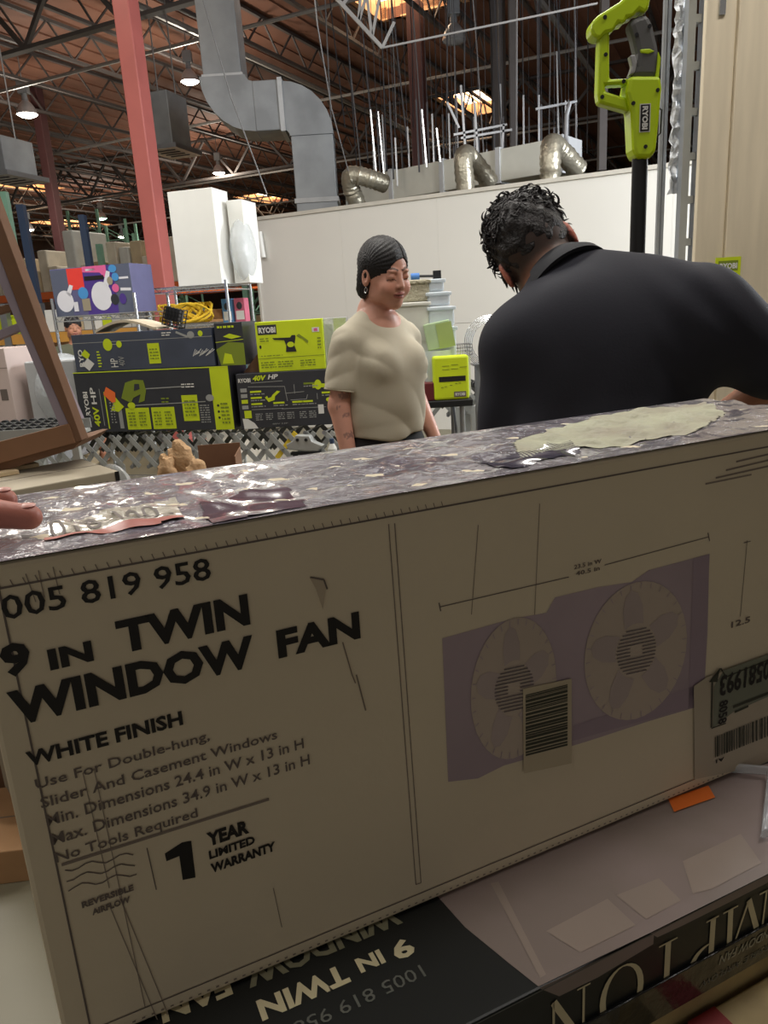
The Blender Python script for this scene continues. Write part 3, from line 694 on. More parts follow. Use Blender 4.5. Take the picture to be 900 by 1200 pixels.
for (x, z) in ((.08, .235), (.08, .195), (.08, .155), (.22, .155), (.34, .155), (.40, .155), (.42, .27), (.53, .205)):
    F.rect(x * fx, (x + .07) * fx, z * fz, (z + .012) * fz, M_LIME if z < .25 else M_OL, lay=1); scribble(F, x * fx, (x + .09) * fx, (z - .018) * fz, (z - .004) * fz, M_ART, 1, seed=int(x * 999 + z * 77))
for p_, q_ in (((.07, .275), (.30, .265)), ((.30, .265), (.31, .17)), ((.36, .275), (.36, .215)), ((.33, .175), (.43, .175)), ((.43, .175), (.44, .205)), ((.50, .21), (.50, .17)), ((.08, .125), (.28, .123)), ((.27, .12), (.55, .118)), ((.30, .22), (.42, .225))): F.line(R_(*p_), R_(*q_), .003, M_ART)
F.rect(.475 * fx, .57 * fx, .245 * fz, .27 * fz, M_LIME, lay=1).disc(R_(.51, .265), .02, .028, M_LIME, lay=2).disc(R_(.57, .165), .015, .012, M_LIME, lay=2).rect(.50 * fx, .535 * fx, .075 * fz, .135 * fz, M_WT, 'white_label', 2)
for x in (.10, .165, .24, .30, .38, .44): scribble(F, x * fx, (x + .045) * fx, .05 * fz, .10 * fz, M_ART, 4, seed=int(x * 500))
F.rect(.03 * fx, .075 * fx, .07 * fz, .12 * fz, M_LIME, lay=1).poly([R_(.02, .0), R_(.015, .07), R_(.05, .065), R_(.09, .035), R_(.11, .0)], M_WT, 'torn_patch', 2).text('40V HP', .2 * fx, .3 * fx, .02 * fz, .008, M_ART); F.done()
# kraft open carton behind between them and the lime box on top
q = thing('kraft_flap_carton', 'open brown carton peeking between the tool cartons and the lime box', 'box', on(a2, rC.rotation_euler.z, .03, .20, ZC + hC + .001), rC.rotation_euler.z)
MB().prism([(0, 0), (.16, 0), (.16, .10), (.09, .10)], -.12, -.115).build('flap', M_KRAFTD, q); 
r, F = carton('demolition_tool_box', 'bright lime tool box with a drill drawing, standing on the 40V carton', 'box', on(a2, rC.rotation_euler.z, .135, .01, ZC + hC + .001), rC.rotation_euler.z + .05, .375, .17, .275, M_LIME, seam=False)
F.rect(.012, .118, .205, .258, M_DARKCARD, lay=0).text('RYOBI', .018, .112, .216, .03, M_WT, bold=.04).line((0, .075), (.375, .078), .003, M_OL)
for x in (.015, .11, .235): scribble(F, x, x + .085, .02, .06, M_OL, 3, seed=int(x * 900))
scribble(F, .02, .14, .085, .095, M_OL, 1, seed=55); scribble(F, .02, .07, .165, .19, M_OL, 2, seed=56)
F.poly([(.09, .185), (.19, .183), (.20, .195), (.22, .195), (.22, .18), (.21, .14), (.22, .105), (.16, .105), (.165, .14), (.155, .17), (.10, .175)], M_ARTD, 'tool_picture', 2).poly([(.225, .19), (.26, .17), (.285, .145), (.29, .16), (.26, .185), (.24, .2)], M_OL, 'tool_picture', 2)
F.disc((.19, .145), .02, .015, M_LIME, 'tool_picture', 3).rect(.315, .355, .205, .23, M_WT, 'white_label', 1).rect(.325, .345, .21, .225, MPK, 'white_label', 2); scribble(F, .34, .36, .11, .18, M_OL, 4, seed=57); F.disc((.02, .14), .006, .01, M_ARTD).done()
# clear pack with green corner behind the lime box
q = thing('clear_pack', 'clear plastic pack with green print behind the right end of the lime box', 'box', on(a2, rC.rotation_euler.z, .50, .12, ZC + hC + .001), rC.rotation_euler.z)
MB().b(0, .14, 0, .1, 0, .275).build('clear_shell', M_FILM, q, bevel=.004); MB().b(.06, .13, .03, .06, .002, .27).build('green_insert', M_LIME, q); MB().b(.01, .05, .03, .06, .002, .24).build('grey_insert', M_ART, q)
# white and violet bag between the stacks
q = atZ(292, 440, 1.05); o = MB().ball((0, 0, .18), (.10, .07, .19), 14, 9).build('violet_bag', mat('violet_white_film', (216, 208, 224), .2, rgb2=(150, 110, 176), vscale=14, bump=.5, bscale=12), smooth=True)
o.location = on(a, rB.rotation_euler.z, 1.12, .35, ZC); o.scale = (1, 1, 1.35); tag(o, 'crumpled white and violet plastic bag between the carton stacks', 'bag')
# beige foam sheet over the upper carton
m = MB(); N = 22; vs = []; fs = []
for i in range(N + 1):
    t = i / N; x = .16 + .40 * t; z = .018 + .055 * math.sin(PI * min(1, t * 1.05)) ** 1.0 * (1 - .2 * t)
    for y in (.0, .2): vs += [(x, y, z), (x, y, z - .014)]
for i in range(N):
    o_ = i * 4; fs += [(o_, o_ + 4, o_ + 6, o_ + 2), (o_ + 1, o_ + 3, o_ + 7, o_ + 5), (o_, o_ + 1, o_ + 5, o_ + 4), (o_ + 2, o_ + 6, o_ + 7, o_ + 3)]
fs += [(0, 2, 3, 1), (N * 4, N * 4 + 1, N * 4 + 3, N * 4 + 2)]
o = m.add(vs, fs).build('foam_sheet', mat('beige_foam', (196, 184, 162), .8), smooth=True); o.location = on(a, rB.rotation_euler.z, .02, .02, ZC + hB + .217); o.rotation_euler.z = rB.rotation_euler.z
tag(o, 'beige foam sheet bowed over the scuffed dark blue carton', 'foam sheet')
CRATE.location = on(a, rB.rotation_euler.z, .60, .05, ZC + hB + .2165)
# slim lime carton edge left of the stack
r, F = carton('lime_edged_carton', 'dark carton with lime edge just behind the left end of the lower trimmer carton', 'box', on(a, rB.rotation_euler.z, -.045, .29, ZC + .001), rB.rotation_euler.z, .6, .12, hB + .004, M_LIME, seam=False)

# ------------------------------------------------------------------ expandable skate-wheel conveyor
M_ALU = mat('galvanised_bar', (168, 170, 168), .4, .3, var=.12)
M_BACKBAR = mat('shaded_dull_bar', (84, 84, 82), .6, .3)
M_WHEEL = mat('wheel_black', (42, 44, 46), .45)
M_YTAG = flat('yellow_tag', (226, 196, 60))
def conveyor(label, p, rz, L, D, wheels, pitch=.112, z0=.59, z1=.775, tagi=-1, mirror=False):
    r = thing('expandable_conveyor', label, 'conveyor', p, rz)
    n = int(L / pitch); bm_ = MB().bar((0, 0, 0), (1, 0, 0), .006, .022, up=(0, 1, 0))
    for y in (0, D):
        for i in range(n):
            for k in (0, 1):
                x0 = i * pitch; x1 = x0 + pitch * 1.45
                A = (x0, y + .01 * k, z1 if not k else z0); B = (x1, y + .01 * k, z0 if not k else z1)
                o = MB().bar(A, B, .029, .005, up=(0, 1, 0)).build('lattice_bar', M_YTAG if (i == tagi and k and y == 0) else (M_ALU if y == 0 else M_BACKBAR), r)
            if y == 0: MB().cyl((x0, -.012, z1), (x0, .0, z1), .011, 10).cyl((x0, -.012, z0), (x0, 0, z0), .011, 10).cyl((x0 + pitch * .725, -.012, (z0 + z1) / 2), (x0 + pitch * .725, 0, (z0 + z1) / 2), .007, 8).build('pivot', M_STEEL, r)
    wm = None
    for i in range(n):
        x = i * pitch; MB().cyl((x, 0, z1), (x, D, z1), .004, 6).build('axle', M_STEEL, r)
        if i < wheels:
            for j in range(6):
                y = D * (j + .5 + .25 * (i % 2)) / 6.3
                if wm is None: wm = MB().cyl((0, -.012, 0), (0, .012, 0), .025, 12).build('skate_wheel', M_WHEEL, r); o = wm
                else: o = wm.copy(); COL.objects.link(o)
                o.location = (x, y, z1)
    for x in (.25, L * .5, L - .2):
        for y in (.03, D - .03):
            MB().b(x - .02, x + .02, y - .02, y + .02, .09, z0).build('leg', M_ALU, r); MB().cyl((x, y - .015, .045), (x, y + .015, .045), .045, 12).build('caster', M_BLACKPL, r)
    return r
ddv = rB.rotation_euler.z
p = on(a, ddv, -1.25, -.02, 0)
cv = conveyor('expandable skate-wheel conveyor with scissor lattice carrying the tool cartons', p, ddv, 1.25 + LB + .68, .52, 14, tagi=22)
p = atY(505, 470, 5.0); conveyor('expandable conveyor lattice right of the woman, below the lime bag', (p.x, p.y, 0), .1, .75, .4, 9, z0=.70, z1=.88)
p = atY(-40, 480, 5.9); conveyor('second skate-wheel conveyor at far left behind the wrapped carton', (p.x, p.y, 0), -.05, .72, .4, 8)
# clamp heads lying at the right end of the conveyor
r = thing('grey_clamp_tool', 'grey metal bracket tool hanging on the conveyor left of the woman', 'tool', on(a, ddv, LB + .40, -.12, .0), ddv)
MB().prism([(-.03, .70), (.14, .69), (.17, .72), (.11, .745), (.10, .775), (.02, .78), (.0, .75), (-.04, .73)], -.02, .03).build('head', M_ALU, r, bevel=.004)
for x in (.03, .08): MB().cyl((x, -.026, .755), (x, -.018, .755), .009, 10).build('bolt', M_BLACKPL, r)
MB().b(-.02, .15, -.015, .02, .67, .685).build('jaw', M_BLACKPL, r); MB().bar((.03, 0, .67), (-.03, 0, .55), .03, .012).build('handle', M_ALU, r)
MB().b(-.01, .12, -.01, .05, .0, .67).build('stand', M_WIRED, r)
r = thing('small_bottle', 'small pale bottle standing left of the woman beside the conveyor end', 'bottle', on(a, ddv, LB + .62, -.12, .0), ddv)
MB().cyl((0, 0, .60), (0, 0, .70), .025, 14).cyl((0, 0, .70), (0, 0, .73), .025, 14, .012).build('bottle_body', M_GOODW, r, smooth=True); MB().cyl((0, 0, .73), (0, 0, .755), .013, 12).build('cap', M_BLUER, r); MB().cyl((0, 0, .64), (0, 0, .655), .0255, 14).build('label_band', M_YTAG, r)
MB().b(-.1, .06, -.05, .05, .58, .6).build('bracket_shelf', M_STEEL, r); MB().cyl((0, 0, 0), (0, 0, .58), .02, 8).build('stand', M_STEEL, r)
# cartons on the left end of the conveyor
r, F = carton('pink_white_carton', 'large pale pinkish carton at the left edge on the conveyor, dark mark at its corner', 'box', on(a, ddv, -1.24, .05, ZC + .002), ddv + .05, .72, .40, .52, mat('pinkish_card', (196, 178, 172), .6, var=.05))
F.rect(.64, .69, .20, .27, M_INKGREY); F.line((0, .40), (.72, .40), .004, M_INKSOFT); F.done()
r = thing('wrapped_carton', 'pale carton in loose shiny plastic film behind the brown frame', 'box', on(a, ddv, -.45, .15, ZC + .03), ddv)
MB().b(0, .36, 0, .3, 0, .40).build('carton_body', mat('silvery_card', (178, 180, 182), .5), r, bevel=.01); MB().ball((.18, .13, .20), (.195, .19, .24), 18, 12).build('film_wrap', M_FILM, r, smooth=True)

# ------------------------------------------------------------------ low packing table with paper
r = thing('low_table', 'low brown work table in front of the conveyor', 'table', (-1.02, 2.45, 0), .03)
MB().b(-.75, .66, 0, 1.25, .61, .64).build('tabletop', mat('worn_tabletop', (150, 132, 110), .6, var=.25, vscale=6), r, bevel=.005)
for x in (-.7, .6):
    for y in (.06, 1.2): MB().b(x - .02, x + .02, y - .02, y + .02, 0, .61).build('leg', M_STEEL, r)
M_PAPER = mat('crumpled_paper', (176, 142, 104), .85, bump=.9, bscale=22, var=.2)
def crumple(c, r3, seed, name, label, cat='paper', grp=None):
    m = MB().ball((0, 0, 0), r3, 22, 14); rnd = random.Random(seed); ph = [rnd.uniform(0, 6) for _ in range(6)]
    m.v = [tuple(Vector(v) * (1 + .10 * math.sin(v[0] * 90 + ph[0]) * math.sin(v[2] * 70 + ph[1]) + .08 * math.sin(v[2] * 140 + v[0] * 60 + ph[2]) + .04 * math.sin(v[0] * 260 + v[2] * 190 + ph[3]))) for v in m.v]
    o = m.build(name, M_PAPER, smooth=True); o.location = c; return tag(o, label, cat, grp)
for i, (px, py, rr, lab) in enumerate(((213, 545, (.055, .05, .10), 'tallest crumpled tan paper wad in the heap in front of the conveyor'), (197, 556, (.04, .05, .085), 'crumpled tan paper wad at the left of the heap'), (231, 556, (.04, .04, .06), 'crumpled tan paper wad between the tall wad and the tray'), (244, 561, (.05, .04, .035), 'low crumpled tan paper wad inside the tray'))):
    p = atY(px, py, 3.0 - .05 * i); p.z = max(p.z, .64 + rr[2] * 1.02); crumple(p, rr, i, 'crumpled_paper', lab)
    base = MB().cyl((0, 0, -(p.z - .642)), (0, 0, -rr[2] * .5), rr[0] * .8, 14, rr[0] * .9).build('paper_base', M_PAPER); base.location = (0, 0, 0); base.parent = SC.objects[[o.name for o in SC.objects if o.name.startswith('crumpled_paper')][-1]]
p = atY(225, 560, 3.25); r = thing('cardboard_tray', 'open brown cardboard tray right of the crumpled paper', 'tray', (p.x, p.y, .642), .08)
zt = atY(250, 537, 3.25).z - .642
MB().b(0, .20, .25, .256, 0, zt + .02).b(.0, .2, 0, .006, 0, zt * .6).b(0, .2, 0, .25, 0, .006).b(.196, .20, 0, .25, 0, zt).b(0, .004, 0, .25, 0, zt * .6).build('tray_body', M_KRAFTD, r)

# ------------------------------------------------------------------ flat carton and strips at the left, on a support
zL = 1.035; A_ = atZ(-70, 590, zL); B_ = atZ(139, 552, zL); d = B_ - A_; rzL = math.atan2(d.y, d.x); LL = d.length
r, F = carton('flat_pale_carton', 'flat pale carton with printed number at the left, just behind the big white carton', 'box', (A_.x, A_.y, zL - .12), rzL, LL, .30, .12, mat('pale_grey_card', (176, 166, 146), .7, var=.06), seam=True)
F.text('10050706006', LL - .20, LL - .03, .078, .022, M_INKGREY, bold=.02); F.rect(LL - .012, LL, 0, .12, M_INK, lay=1); F.done()
MB().ball((LL + .012, .06, .07), (.018, .12, .06), 10, 8).build('film_wrap', M_FILM, r, smooth=True)
for i, (y, l, x) in enumerate(((.20, .30, LL - .50), (.265, .22, LL - .35))):
    o = MB().b(0, l, 0, .04, 0, .012).build('wood_strip', mat('pale_wood', (206, 184, 148), .6, stretch=(1, 8, 8)), bevel=.002); o.location = on(A_, rzL, x, y, zL + .001 if i == 0 else zL + .0011); o.rotation_euler.z = rzL + .04
    tag(o, ('longer' if i == 0 else 'shorter') + ' pale wooden strip lying on the flat pale carton', 'strip')
r, F = carton('support_carton', 'tall brown carton under the flat pale carton, mostly hidden', 'box', on(A_, rzL, .04, .02, 0), rzL, LL - .1, .26, zL - .1205, mat('grey_tan_card', (150, 142, 124), .7))
# short skate wheel rail seen through the brown frame
zr = atY(40, 503, 3.15).z; q0 = atY(-60, 503, 3.15); q1 = atY(84, 503, 3.15)
r = thing('skate_wheel_rail', 'short rail of black skate wheels seen through the tilted brown frame', 'conveyor', (q0.x, 3.1, 0))
wm = None; nW = int((q1.x - q0.x) / .042)
for j in range(4): MB().b(0, q1.x - q0.x, j * .09 - .004, j * .09 + .004, zr - .035, zr + .008).build('side_rail', M_ALU, r)
for i in range(nW):
    for j in range(4):
        o = MB().cyl((0, -.010, 0), (0, .010, 0), .019, 12).cyl((0, -.013, 0), (0, .013, 0), .007, 8).build('skate_wheel', M_WHEEL, r) if wm is None else wm.copy()
        if wm is None: wm = o
        else: COL.objects.link(o)
        o.location = (.02 + i * .042 + .02 * (j % 2), j * .09 + .016, zr)
for x in (.02, q1.x - q0.x - .02): MB().b(x - .015, x + .015, .10, .13, 0, zr - .035).build('leg', M_ALU, r); MB().b(x - .015, x + .015, 0, .27, zr - .05, zr - .035).build('cross_member', M_ALU, r)
# brown leaning frame
r = thing('brown_frame', 'tilted brown cardboard frame with lilac inner faces at the left edge', 'frame', (0, 0, 0))
Yf = 2.05
def bx(p0, p1, Y0, Y1, w, d, nm, m): MB().bar(atY(*p0, Y0), atY(*p1, Y1), d, w, up=(1, 0, 0)).build(nm, m, r, bevel=.002)
M_LILAC = mat('lilac_grey_card', (150, 138, 150), .7)
def slab(pts, Y0, dy, nm, m):
    P_ = [atY(px, py, Y0) for px, py in pts]; MB().prism([(p_.x, p_.z) for p_ in P_], Y0, Y0 + dy).build(nm, m, r, bevel=.0015)
slab([(-20, 200), (-2, 250), (8, 277), (46, 380), (96, 516), (88, 519), (80, 497), (30, 382), (-4, 292), (-20, 250)], Yf, .05, 'post', M_KRAFTD)
slab([(-4, 292), (30, 382), (80, 497), (70, 500), (22, 385), (-14, 300)], Yf + .002, .12, 'inner_flange', M_LILAC)
slab([(-30, 366), (23, 353), (26, 361), (-30, 376)], Yf + .005, .03, 'rung', M_KRAFTD)
slab([(-30, 398), (22, 378), (27, 386), (-30, 410)], Yf + .01, .03, 'rung', M_LILAC)
slab([(-40, 528), (80, 496.5), (88, 519), (-40, 554)], Yf - .005, .012, 'tray_front', mat('light_brown_card', (134, 98, 72), .7))
slab([(-40, 550), (88, 517), (95, 517), (86, 526), (-40, 566)], Yf + .008, .22, 'tray_floor', M_KRAFTD)
z_ = atY(-40, 566, Yf).z
MB().b(-1.35, -1.12, Yf + .02, Yf + .2, 0, atY(-30, 560, Yf + .1).z - .01).build('stand', M_KRAFTD, r)

# ------------------------------------------------------------------ stack right of the woman
Y = 4.35; zT = .895
pT = atY(470, 470, Y)
r = thing('black_edged_table', 'black edged table with steel legs right of the woman', 'table', (pT.x - .1, Y - .1, 0), .0)
TW = atY(552, 470, Y).x - pT.x + .1
MB().b(0, TW, 0, .6, zT - .04, zT).build('tabletop', M_BLACKPL, r, bevel=.006)
for x in (.06, TW - .06):
    for y in (.04, .56): MB().cyl((x, y, 0), (x, y, zT - .04), .016, 10).build('leg', M_STEEL, r)
MB().bar((TW - .06, .04, .25), (TW - .06, .56, zT - .1), .015, .015).build('brace', M_STEEL, r); MB().b(.06, TW - .06, .03, .05, .2, .22).build('brace', M_STEEL, r)
def bin_(px0, px1, py0, py1, Y, z, dep, m, name, label, cat='bin', rim=True, lip=.012, taper=.92):
    a_ = atY(px0, py1, Y); b2 = atY(px1, py0, Y); w = b2.x - a_.x; h = max(.03, b2.z - z)
    q = thing(name, label, cat, ((a_.x + b2.x) / 2, Y + dep / 2, z))
    MB().box((0, 0, h / 2), (w, dep, h), taper=1).build(name + '_body', m, q, bevel=.012)
    if rim: MB().box((0, 0, h - lip), (w + .02, dep + .02, lip * 1.6)).build('rim', m, q, bevel=.004)
    return q, w, h
M_BASK = mat('beige_basket', (176, 170, 148), .7, bump=.8, bscale=60); M_TUB = mat('frosted_tub', (206, 206, 198), .4); M_CLR = mat('clear_tub', (214, 224, 232), .15, alpha=.7, bump=.3, bscale=12)
q, w, h1 = bin_(466, 503, 353, 470, Y + .05, zT + .001, .3, M_TUB, 'white_tub', 'large white tub at the bottom of the stack right of the woman')
for k in range(2): MB().b(-w / 2 + .02, w / 2 - .02, -.153, -.149, h1 * (.3 + .3 * k), h1 * (.3 + .3 * k) + .01).build('rib', M_TUB, q)
q, w, h2 = bin_(472, 503, 327, 352, Y + .07, zT + h1 + .003, .25, M_BASK, 'beige_basket', 'beige woven basket on top of the white tub right of the woman', 'basket')
zz = zT + h1 + h2 + .006; p = atY(482, 318, Y + .1)
r = thing('blue_tool', 'blue and black hand tool lying on the beige basket', 'tool', (p.x, Y + .18, zz))
MB().cyl((0, 0, .02), (.05, 0, .02), .018, 12).build('blue_grip', flat('blue_plastic', (70, 120, 190)), r); MB().cyl((.05, 0, .02), (.15, 0, .015), .007, 8).build('shaft', M_BLACKPL, r); MB().b(.13, .175, -.02, .02, .0, .045).build('black_head', M_BLACKPL, r)
zc_ = zT + .001
for i, (x0, x1, y0) in enumerate(((505, 534, 382), (504, 532, 358), (503, 527, 341), (502, 520, 326))):
    q, w, h = bin_(x0, x1, y0, 400, Y + .02 + .02 * i, zc_, .26 - .04 * i, M_CLR, 'clear_container', ['bottom', 'second', 'third', 'topmost'][i] + ' clear film-wrapped container in the stack right of the white tub', 'container'); zc_ += h + .002
q, w, h = bin_(509, 549, 416, 465, Y - .09, zT + .001, .10, M_LIME, 'lime_bag', 'lime tool bag with a black band standing on the black edged table', 'bag', rim=False)
MB().b(-w / 2 + .03, w / 2 - .02, -.0515, -.05, h * .42, h * .54).build('black_band', M_INK, q)
FF = Face(q, w, h); 
mb = text_mb('RYOBI', .02, .075, .022, .016, -.053, .03); MB().b(.012, .082, -.0515, -.05, .014, .045).build('dark_patch', M_INKGREY, q); mb.build('lettering', M_WT, q)
sc = MB()
for x, z in ((-.06, .07), (-.04, .074), (-.01, .08), (.02, .088), (.04, .09)): sc.b(x, x + .014, -.0515, -.05, z, z + .004)
for x, z in ((-.05, .17), (.0, .172), (-.05, .19), (.0, .195), (.05, .18)): sc.b(x, x + .04, -.0515, -.05, z, z + .003)
sc.build('small_print', M_OL, q)
r = thing('green_clear_case', 'tilted clear green case standing behind the lime bag', 'case', atY(497, 412, Y - .02) * 1, -.1)
R2 = Euler((0, -.16, 0)).to_matrix()
MB().box((.085, .06, .085), (.15, .08, .15), R2).build('clear_shell', mat('green_clear', (190, 214, 170), .2, alpha=.75), r, bevel=.006); MB().box((.125, .018, .085), (.09, .004, .14), R2).build('green_insert', mat('soft_green', (160, 180, 110), .5), r); MB().b(.0, .15, .02, .1, -(r.location.z - zT) + .001, .0).build('stand', M_CLR, r)
r = thing('wire_basket', 'small chrome wire basket right of the green case', 'basket', atY(531, 417, Y + .05) * 1, 0); m = MB()
for i in range(9):
    m.bar((i * .014, 0, 0), (i * .014, 0, .06), .003, .003); m.bar((i * .014, 0, 0), (i * .014, .12, 0), .003, .003)
for z in (0, .02, .04, .06): m.bar((0, 0, z), (.112, 0, z), .004, .004); m.bar((0, .12, z), (.112, .12, z), .004, .004); m.bar((0, 0, z), (0, .12, z), .004, .004); m.bar((.112, 0, z), (.112, .12, z), .004, .004)
m.build('mesh', M_CHROME, r); MB().b(.01, .10, .01, .11, -(r.location.z - zT) + .001, -.001).build('carton_under', M_WHITE, r)
m = MB(); p = atY(572, 405, Y + .3)
for k in range(6):
    R_k = .12 + .008 * k; m.tube([(R_k * math.cos(t / 24 * 2 * PI), .01 * k + .01 * math.sin(t), R_k * math.sin(t / 24 * 2 * PI)) for t in range(25)], .0022, 5)
r = thing('wire_coil', 'coil of thin wire standing behind the man’s left shoulder', 'coil', (p.x + .02, p.y, p.z + .02)); m.build('wire_loops', M_CHROME, r, smooth=True)
zz = r.location.z - .13; MB().b(-.12, .12, -.03, .1, -.135, -.125).build('plate', M_STEEL, r); MB().b(-.1, .1, .0, .06, -r.location.z + .0, -.135).build('pedestal', M_GALV, r)
# dark red pack between the woman and lime bag
o = MB().b(0, .10, 0, .12, 0, .10).build('dark_red_pack', flat('dark_red_card', (96, 30, 34)), bevel=.004); p = atY(497, 465, Y - .08); o.location = (p.x, p.y, zT + .001); tag(o, 'dark red pack between the woman and the lime bag', 'pack')

# ------------------------------------------------------------------ right side: rack upright, boards, poster
Y = 3.7
def at3(px, py): return atY(px, py, Y)
r = thing('rack_upright', 'grey ladder-like rack upright beside the pale boards', 'rack', (0, 0, 0))
pa = at3(809, 30); pb = at3(826, 30); H_ = 3.1
for p in (pa, pb): MB().b(p.x - .017, p.x + .017, Y - .02, Y + .03, 0, H_).build('post', M_GALV, r)
z = at3(815, 187).z; sp = at3(815, 135).z - z; zz = z - sp * int(z / sp) + .02
while zz < H_ - .05:
    MB().b(pa.x + .017, pb.x - .017, Y - .01, Y + .015, zz - .022, zz + .01).build('rung', M_GALV, r); zz += sp
for px in (787, 792):
    p = at3(px, 100); MB().b(p.x - .007, p.x + .007, Y + .1, Y + .12, 0, H_).build('thin_rail', M_GALV, r)
MB().b(at3(787, 100).x, pb.x, Y + .03, Y + .12, 0, .03).build('foot', M_GALV, r)
m = MB(); vs = []; fs = []; random.seed(2); p0x = at3(793, 100).x; p1x = at3(806, 100).x; NZ = 46; zlo = at3(800, 225).z
for i in range(NZ + 1):
    for j in range(5):
        vs.append((p0x + (p1x - p0x) * j / 4 + random.uniform(-.004, .004), Y + .05 + random.uniform(-.02, .02), zlo + (H_ - .05 - zlo) * i / NZ))
for i in range(NZ):
    for j in range(4): o_ = i * 5 + j; fs.append((o_, o_ + 1, o_ + 6, o_ + 5))
o = m.add(vs, fs).build('bubble_wrap', mat('bubble_wrap', (206, 210, 216), .25, bump=.8, bscale=40)); sm = o.modifiers.new('solid', 'SOLIDIFY'); sm.thickness = .006
tag(o, 'crinkled whitish bubble wrap strip hanging by the rack upright', 'bubble wrap')
M_BOARD = mat('beige_board', (216, 204, 180), .65, var=.14, vscale=2.5, stretch=(6, 6, .7))
Yb = 3.3; b0 = atY(826, 60, Yb); b1 = atY(862, 60, Yb)
o = MB().b(0, b1.x - b0.x - .004, 0, .03, 0, 3.3).build('tall_board', M_BOARD, bevel=.003); o.location = (b0.x, Yb, 0); tag(o, 'narrow tall beige board beside the rack upright', 'board')
o = MB().b(0, 1.2, 0, .03, 0, 3.3).build('tall_board', M_BOARD, bevel=.003); o.location = (b1.x, Yb - .015, 0); tag(o, 'wide tall beige board at the right edge of the view', 'board')
o = MB().b(-.012, .012, -.01, .0, -.03, .03).build('hook_plate', M_CHROME); o.location = atY(846, 8, Yb); tag(o, 'small metal hook plate high on the narrow beige board', 'hook')
pp = atY(840, 302, Yb - .03); pe = atY(867, 345, Yb - .03)
r = thing('lime_poster', 'lime green shop poster on the beige board above the man’s shoulder', 'poster', (pp.x, Yb - .021, pe.z))
w = pe.x - pp.x; h = pp.z - pe.z; MB().b(0, w, 0, .004, 0, h).build('sheet', M_LIME, r); MB().b(.012, w - .012, -.001, 0, h - .055, h - .014).build('dark_panel', M_OL, r)
text_mb('RYOBI', .018, w - .016, h - .046, .022, -.002, .04).build('lettering', M_WT, r); text_mb('TOOLS', .018, w - .016, h - .09, .02, -.001, .03).build('lettering', M_OL, r)

# ------------------------------------------------------------------ the upright lime pole tool
Yt = 1.95
def tp(pts): return [(atY(px, py, Yt).x, atY(px, py, Yt).z) for px, py in pts]
r = thing('pole_tool', 'lime and grey D-handled pole tool standing upright behind the man', 'tool', (0, 0, 0))
def pr(pts, d, nm, m, off=0, bev=.006): MB().prism(tp(pts), Yt - d / 2 + off, Yt + d / 2 + off).build(nm, m, r, bevel=bev)
pr([(689, 40), (690, 30), (698, 22), (722, 7), (735, -5), (756, -8), (759, 0), (756, 14), (752, 20), (745, 16), (738, 24), (731, 25), (728, 32), (721, 31), (715, 41), (706, 43), (700, 50), (692, 47)], .05, 'front_handle', M_LIMEPL, bev=.010)
pr([(700, 44), (712, 38), (712, 95), (735, 94), (735, 101), (707, 102), (707, 109), (732, 117), (735, 133), (700, 123), (698, 112), (699, 78)], .036, 'handle_frame', M_LIMEPL)
pr([(733, 93), (769, 93), (771, 106), (768, 140), (764, 180), (758, 188), (741, 188), (737, 178), (735, 135), (729, 112)], .062, 'motor_housing', M_LIMEPL, bev=.009)
pr([(733, 30), (740, 24), (755, 19), (762, 32), (768, 58), (770, 72), (767, 94), (733, 94), (741, 80), (743, 66), (739, 48)], .046, 'rear_grip', mat('grey_rubber', (92, 92, 92), .6), bev=.012)
pr([(733, 70), (739, 68), (742, 78), (739, 90), (733, 92), (736, 82)], .02, 'trigger', mat('light_grey_plastic', (158, 158, 160), .5), -.02, .003)
pr([(746, 62), (757, 61), (763, 64), (756, 67), (747, 66)], .05, 'lime_inlay', M_LIMEPL, 0, .002)
pr([(767, 64), (770, 72), (768, 94), (764, 94), (766, 76)], .05, 'lime_inlay', M_LIMEPL, 0, .002)
a_ = tp([(745.5, 127), (755, 157)]); MB().b(a_[0][0], a_[1][0], Yt - .0325, Yt - .031, a_[1][1], a_[0][1]).build('badge', M_INK, r)
MB().b(a_[0][0] - .002, a_[1][0] + .002, Yt - .032, Yt - .0305, a_[1][1] - .002, a_[0][1] + .002).build('badge_border', M_WT, r)
w = a_[1][0] - a_[0][0]; h = a_[0][1] - a_[1][1]
text_mb('RYOBI', a_[0][0] + w * .22, a_[1][0] - w * .2, a_[1][1] + h * .06, h * .88, Yt - .0335, .05, -90).build('lettering', M_WT, r)
for px, py, d in ((705, 25, .026), (707, 67, .019), (703, 116, .019), (728, 98, .019), (737, 125, .032), (765, 110, .032), (751, 175, .032), (742, 45, .024), (757, 35, .024)):
    p = tp([(px, py)])[0]; MB().cyl((p[0], Yt - d - .001, p[1]), (p[0], Yt - d + .003, p[1]), .0045, 10).build('screw', M_BLACKPL, r)
c = tp([(750, 187)])[0]; c2 = tp([(771, 140)])[0]
MB().cyl((c[0], Yt, c[1] + .01), (c[0], Yt, .12), .0185, 20).build('shaft', M_BLACKPL, r, smooth=True)
MB().tube([(c2[0] - .005, Yt, c2[1] + .03), (c2[0] + .008, Yt, c2[1] + .02), (c2[0] + .007, Yt, c2[1] - .03), (c2[0] - .008, Yt, c2[1] - .045)], .002, 6).build('side_loop', M_BLACKPL, r)
MB().box((c[0], Yt, .09), (.12, .16, .1)).build('base_head', M_LIMEPL, r, bevel=.01); MB().cyl((c[0], Yt, 0), (c[0], Yt, .04), .12, 20, .06).build('foot', M_BLACKPL, r)
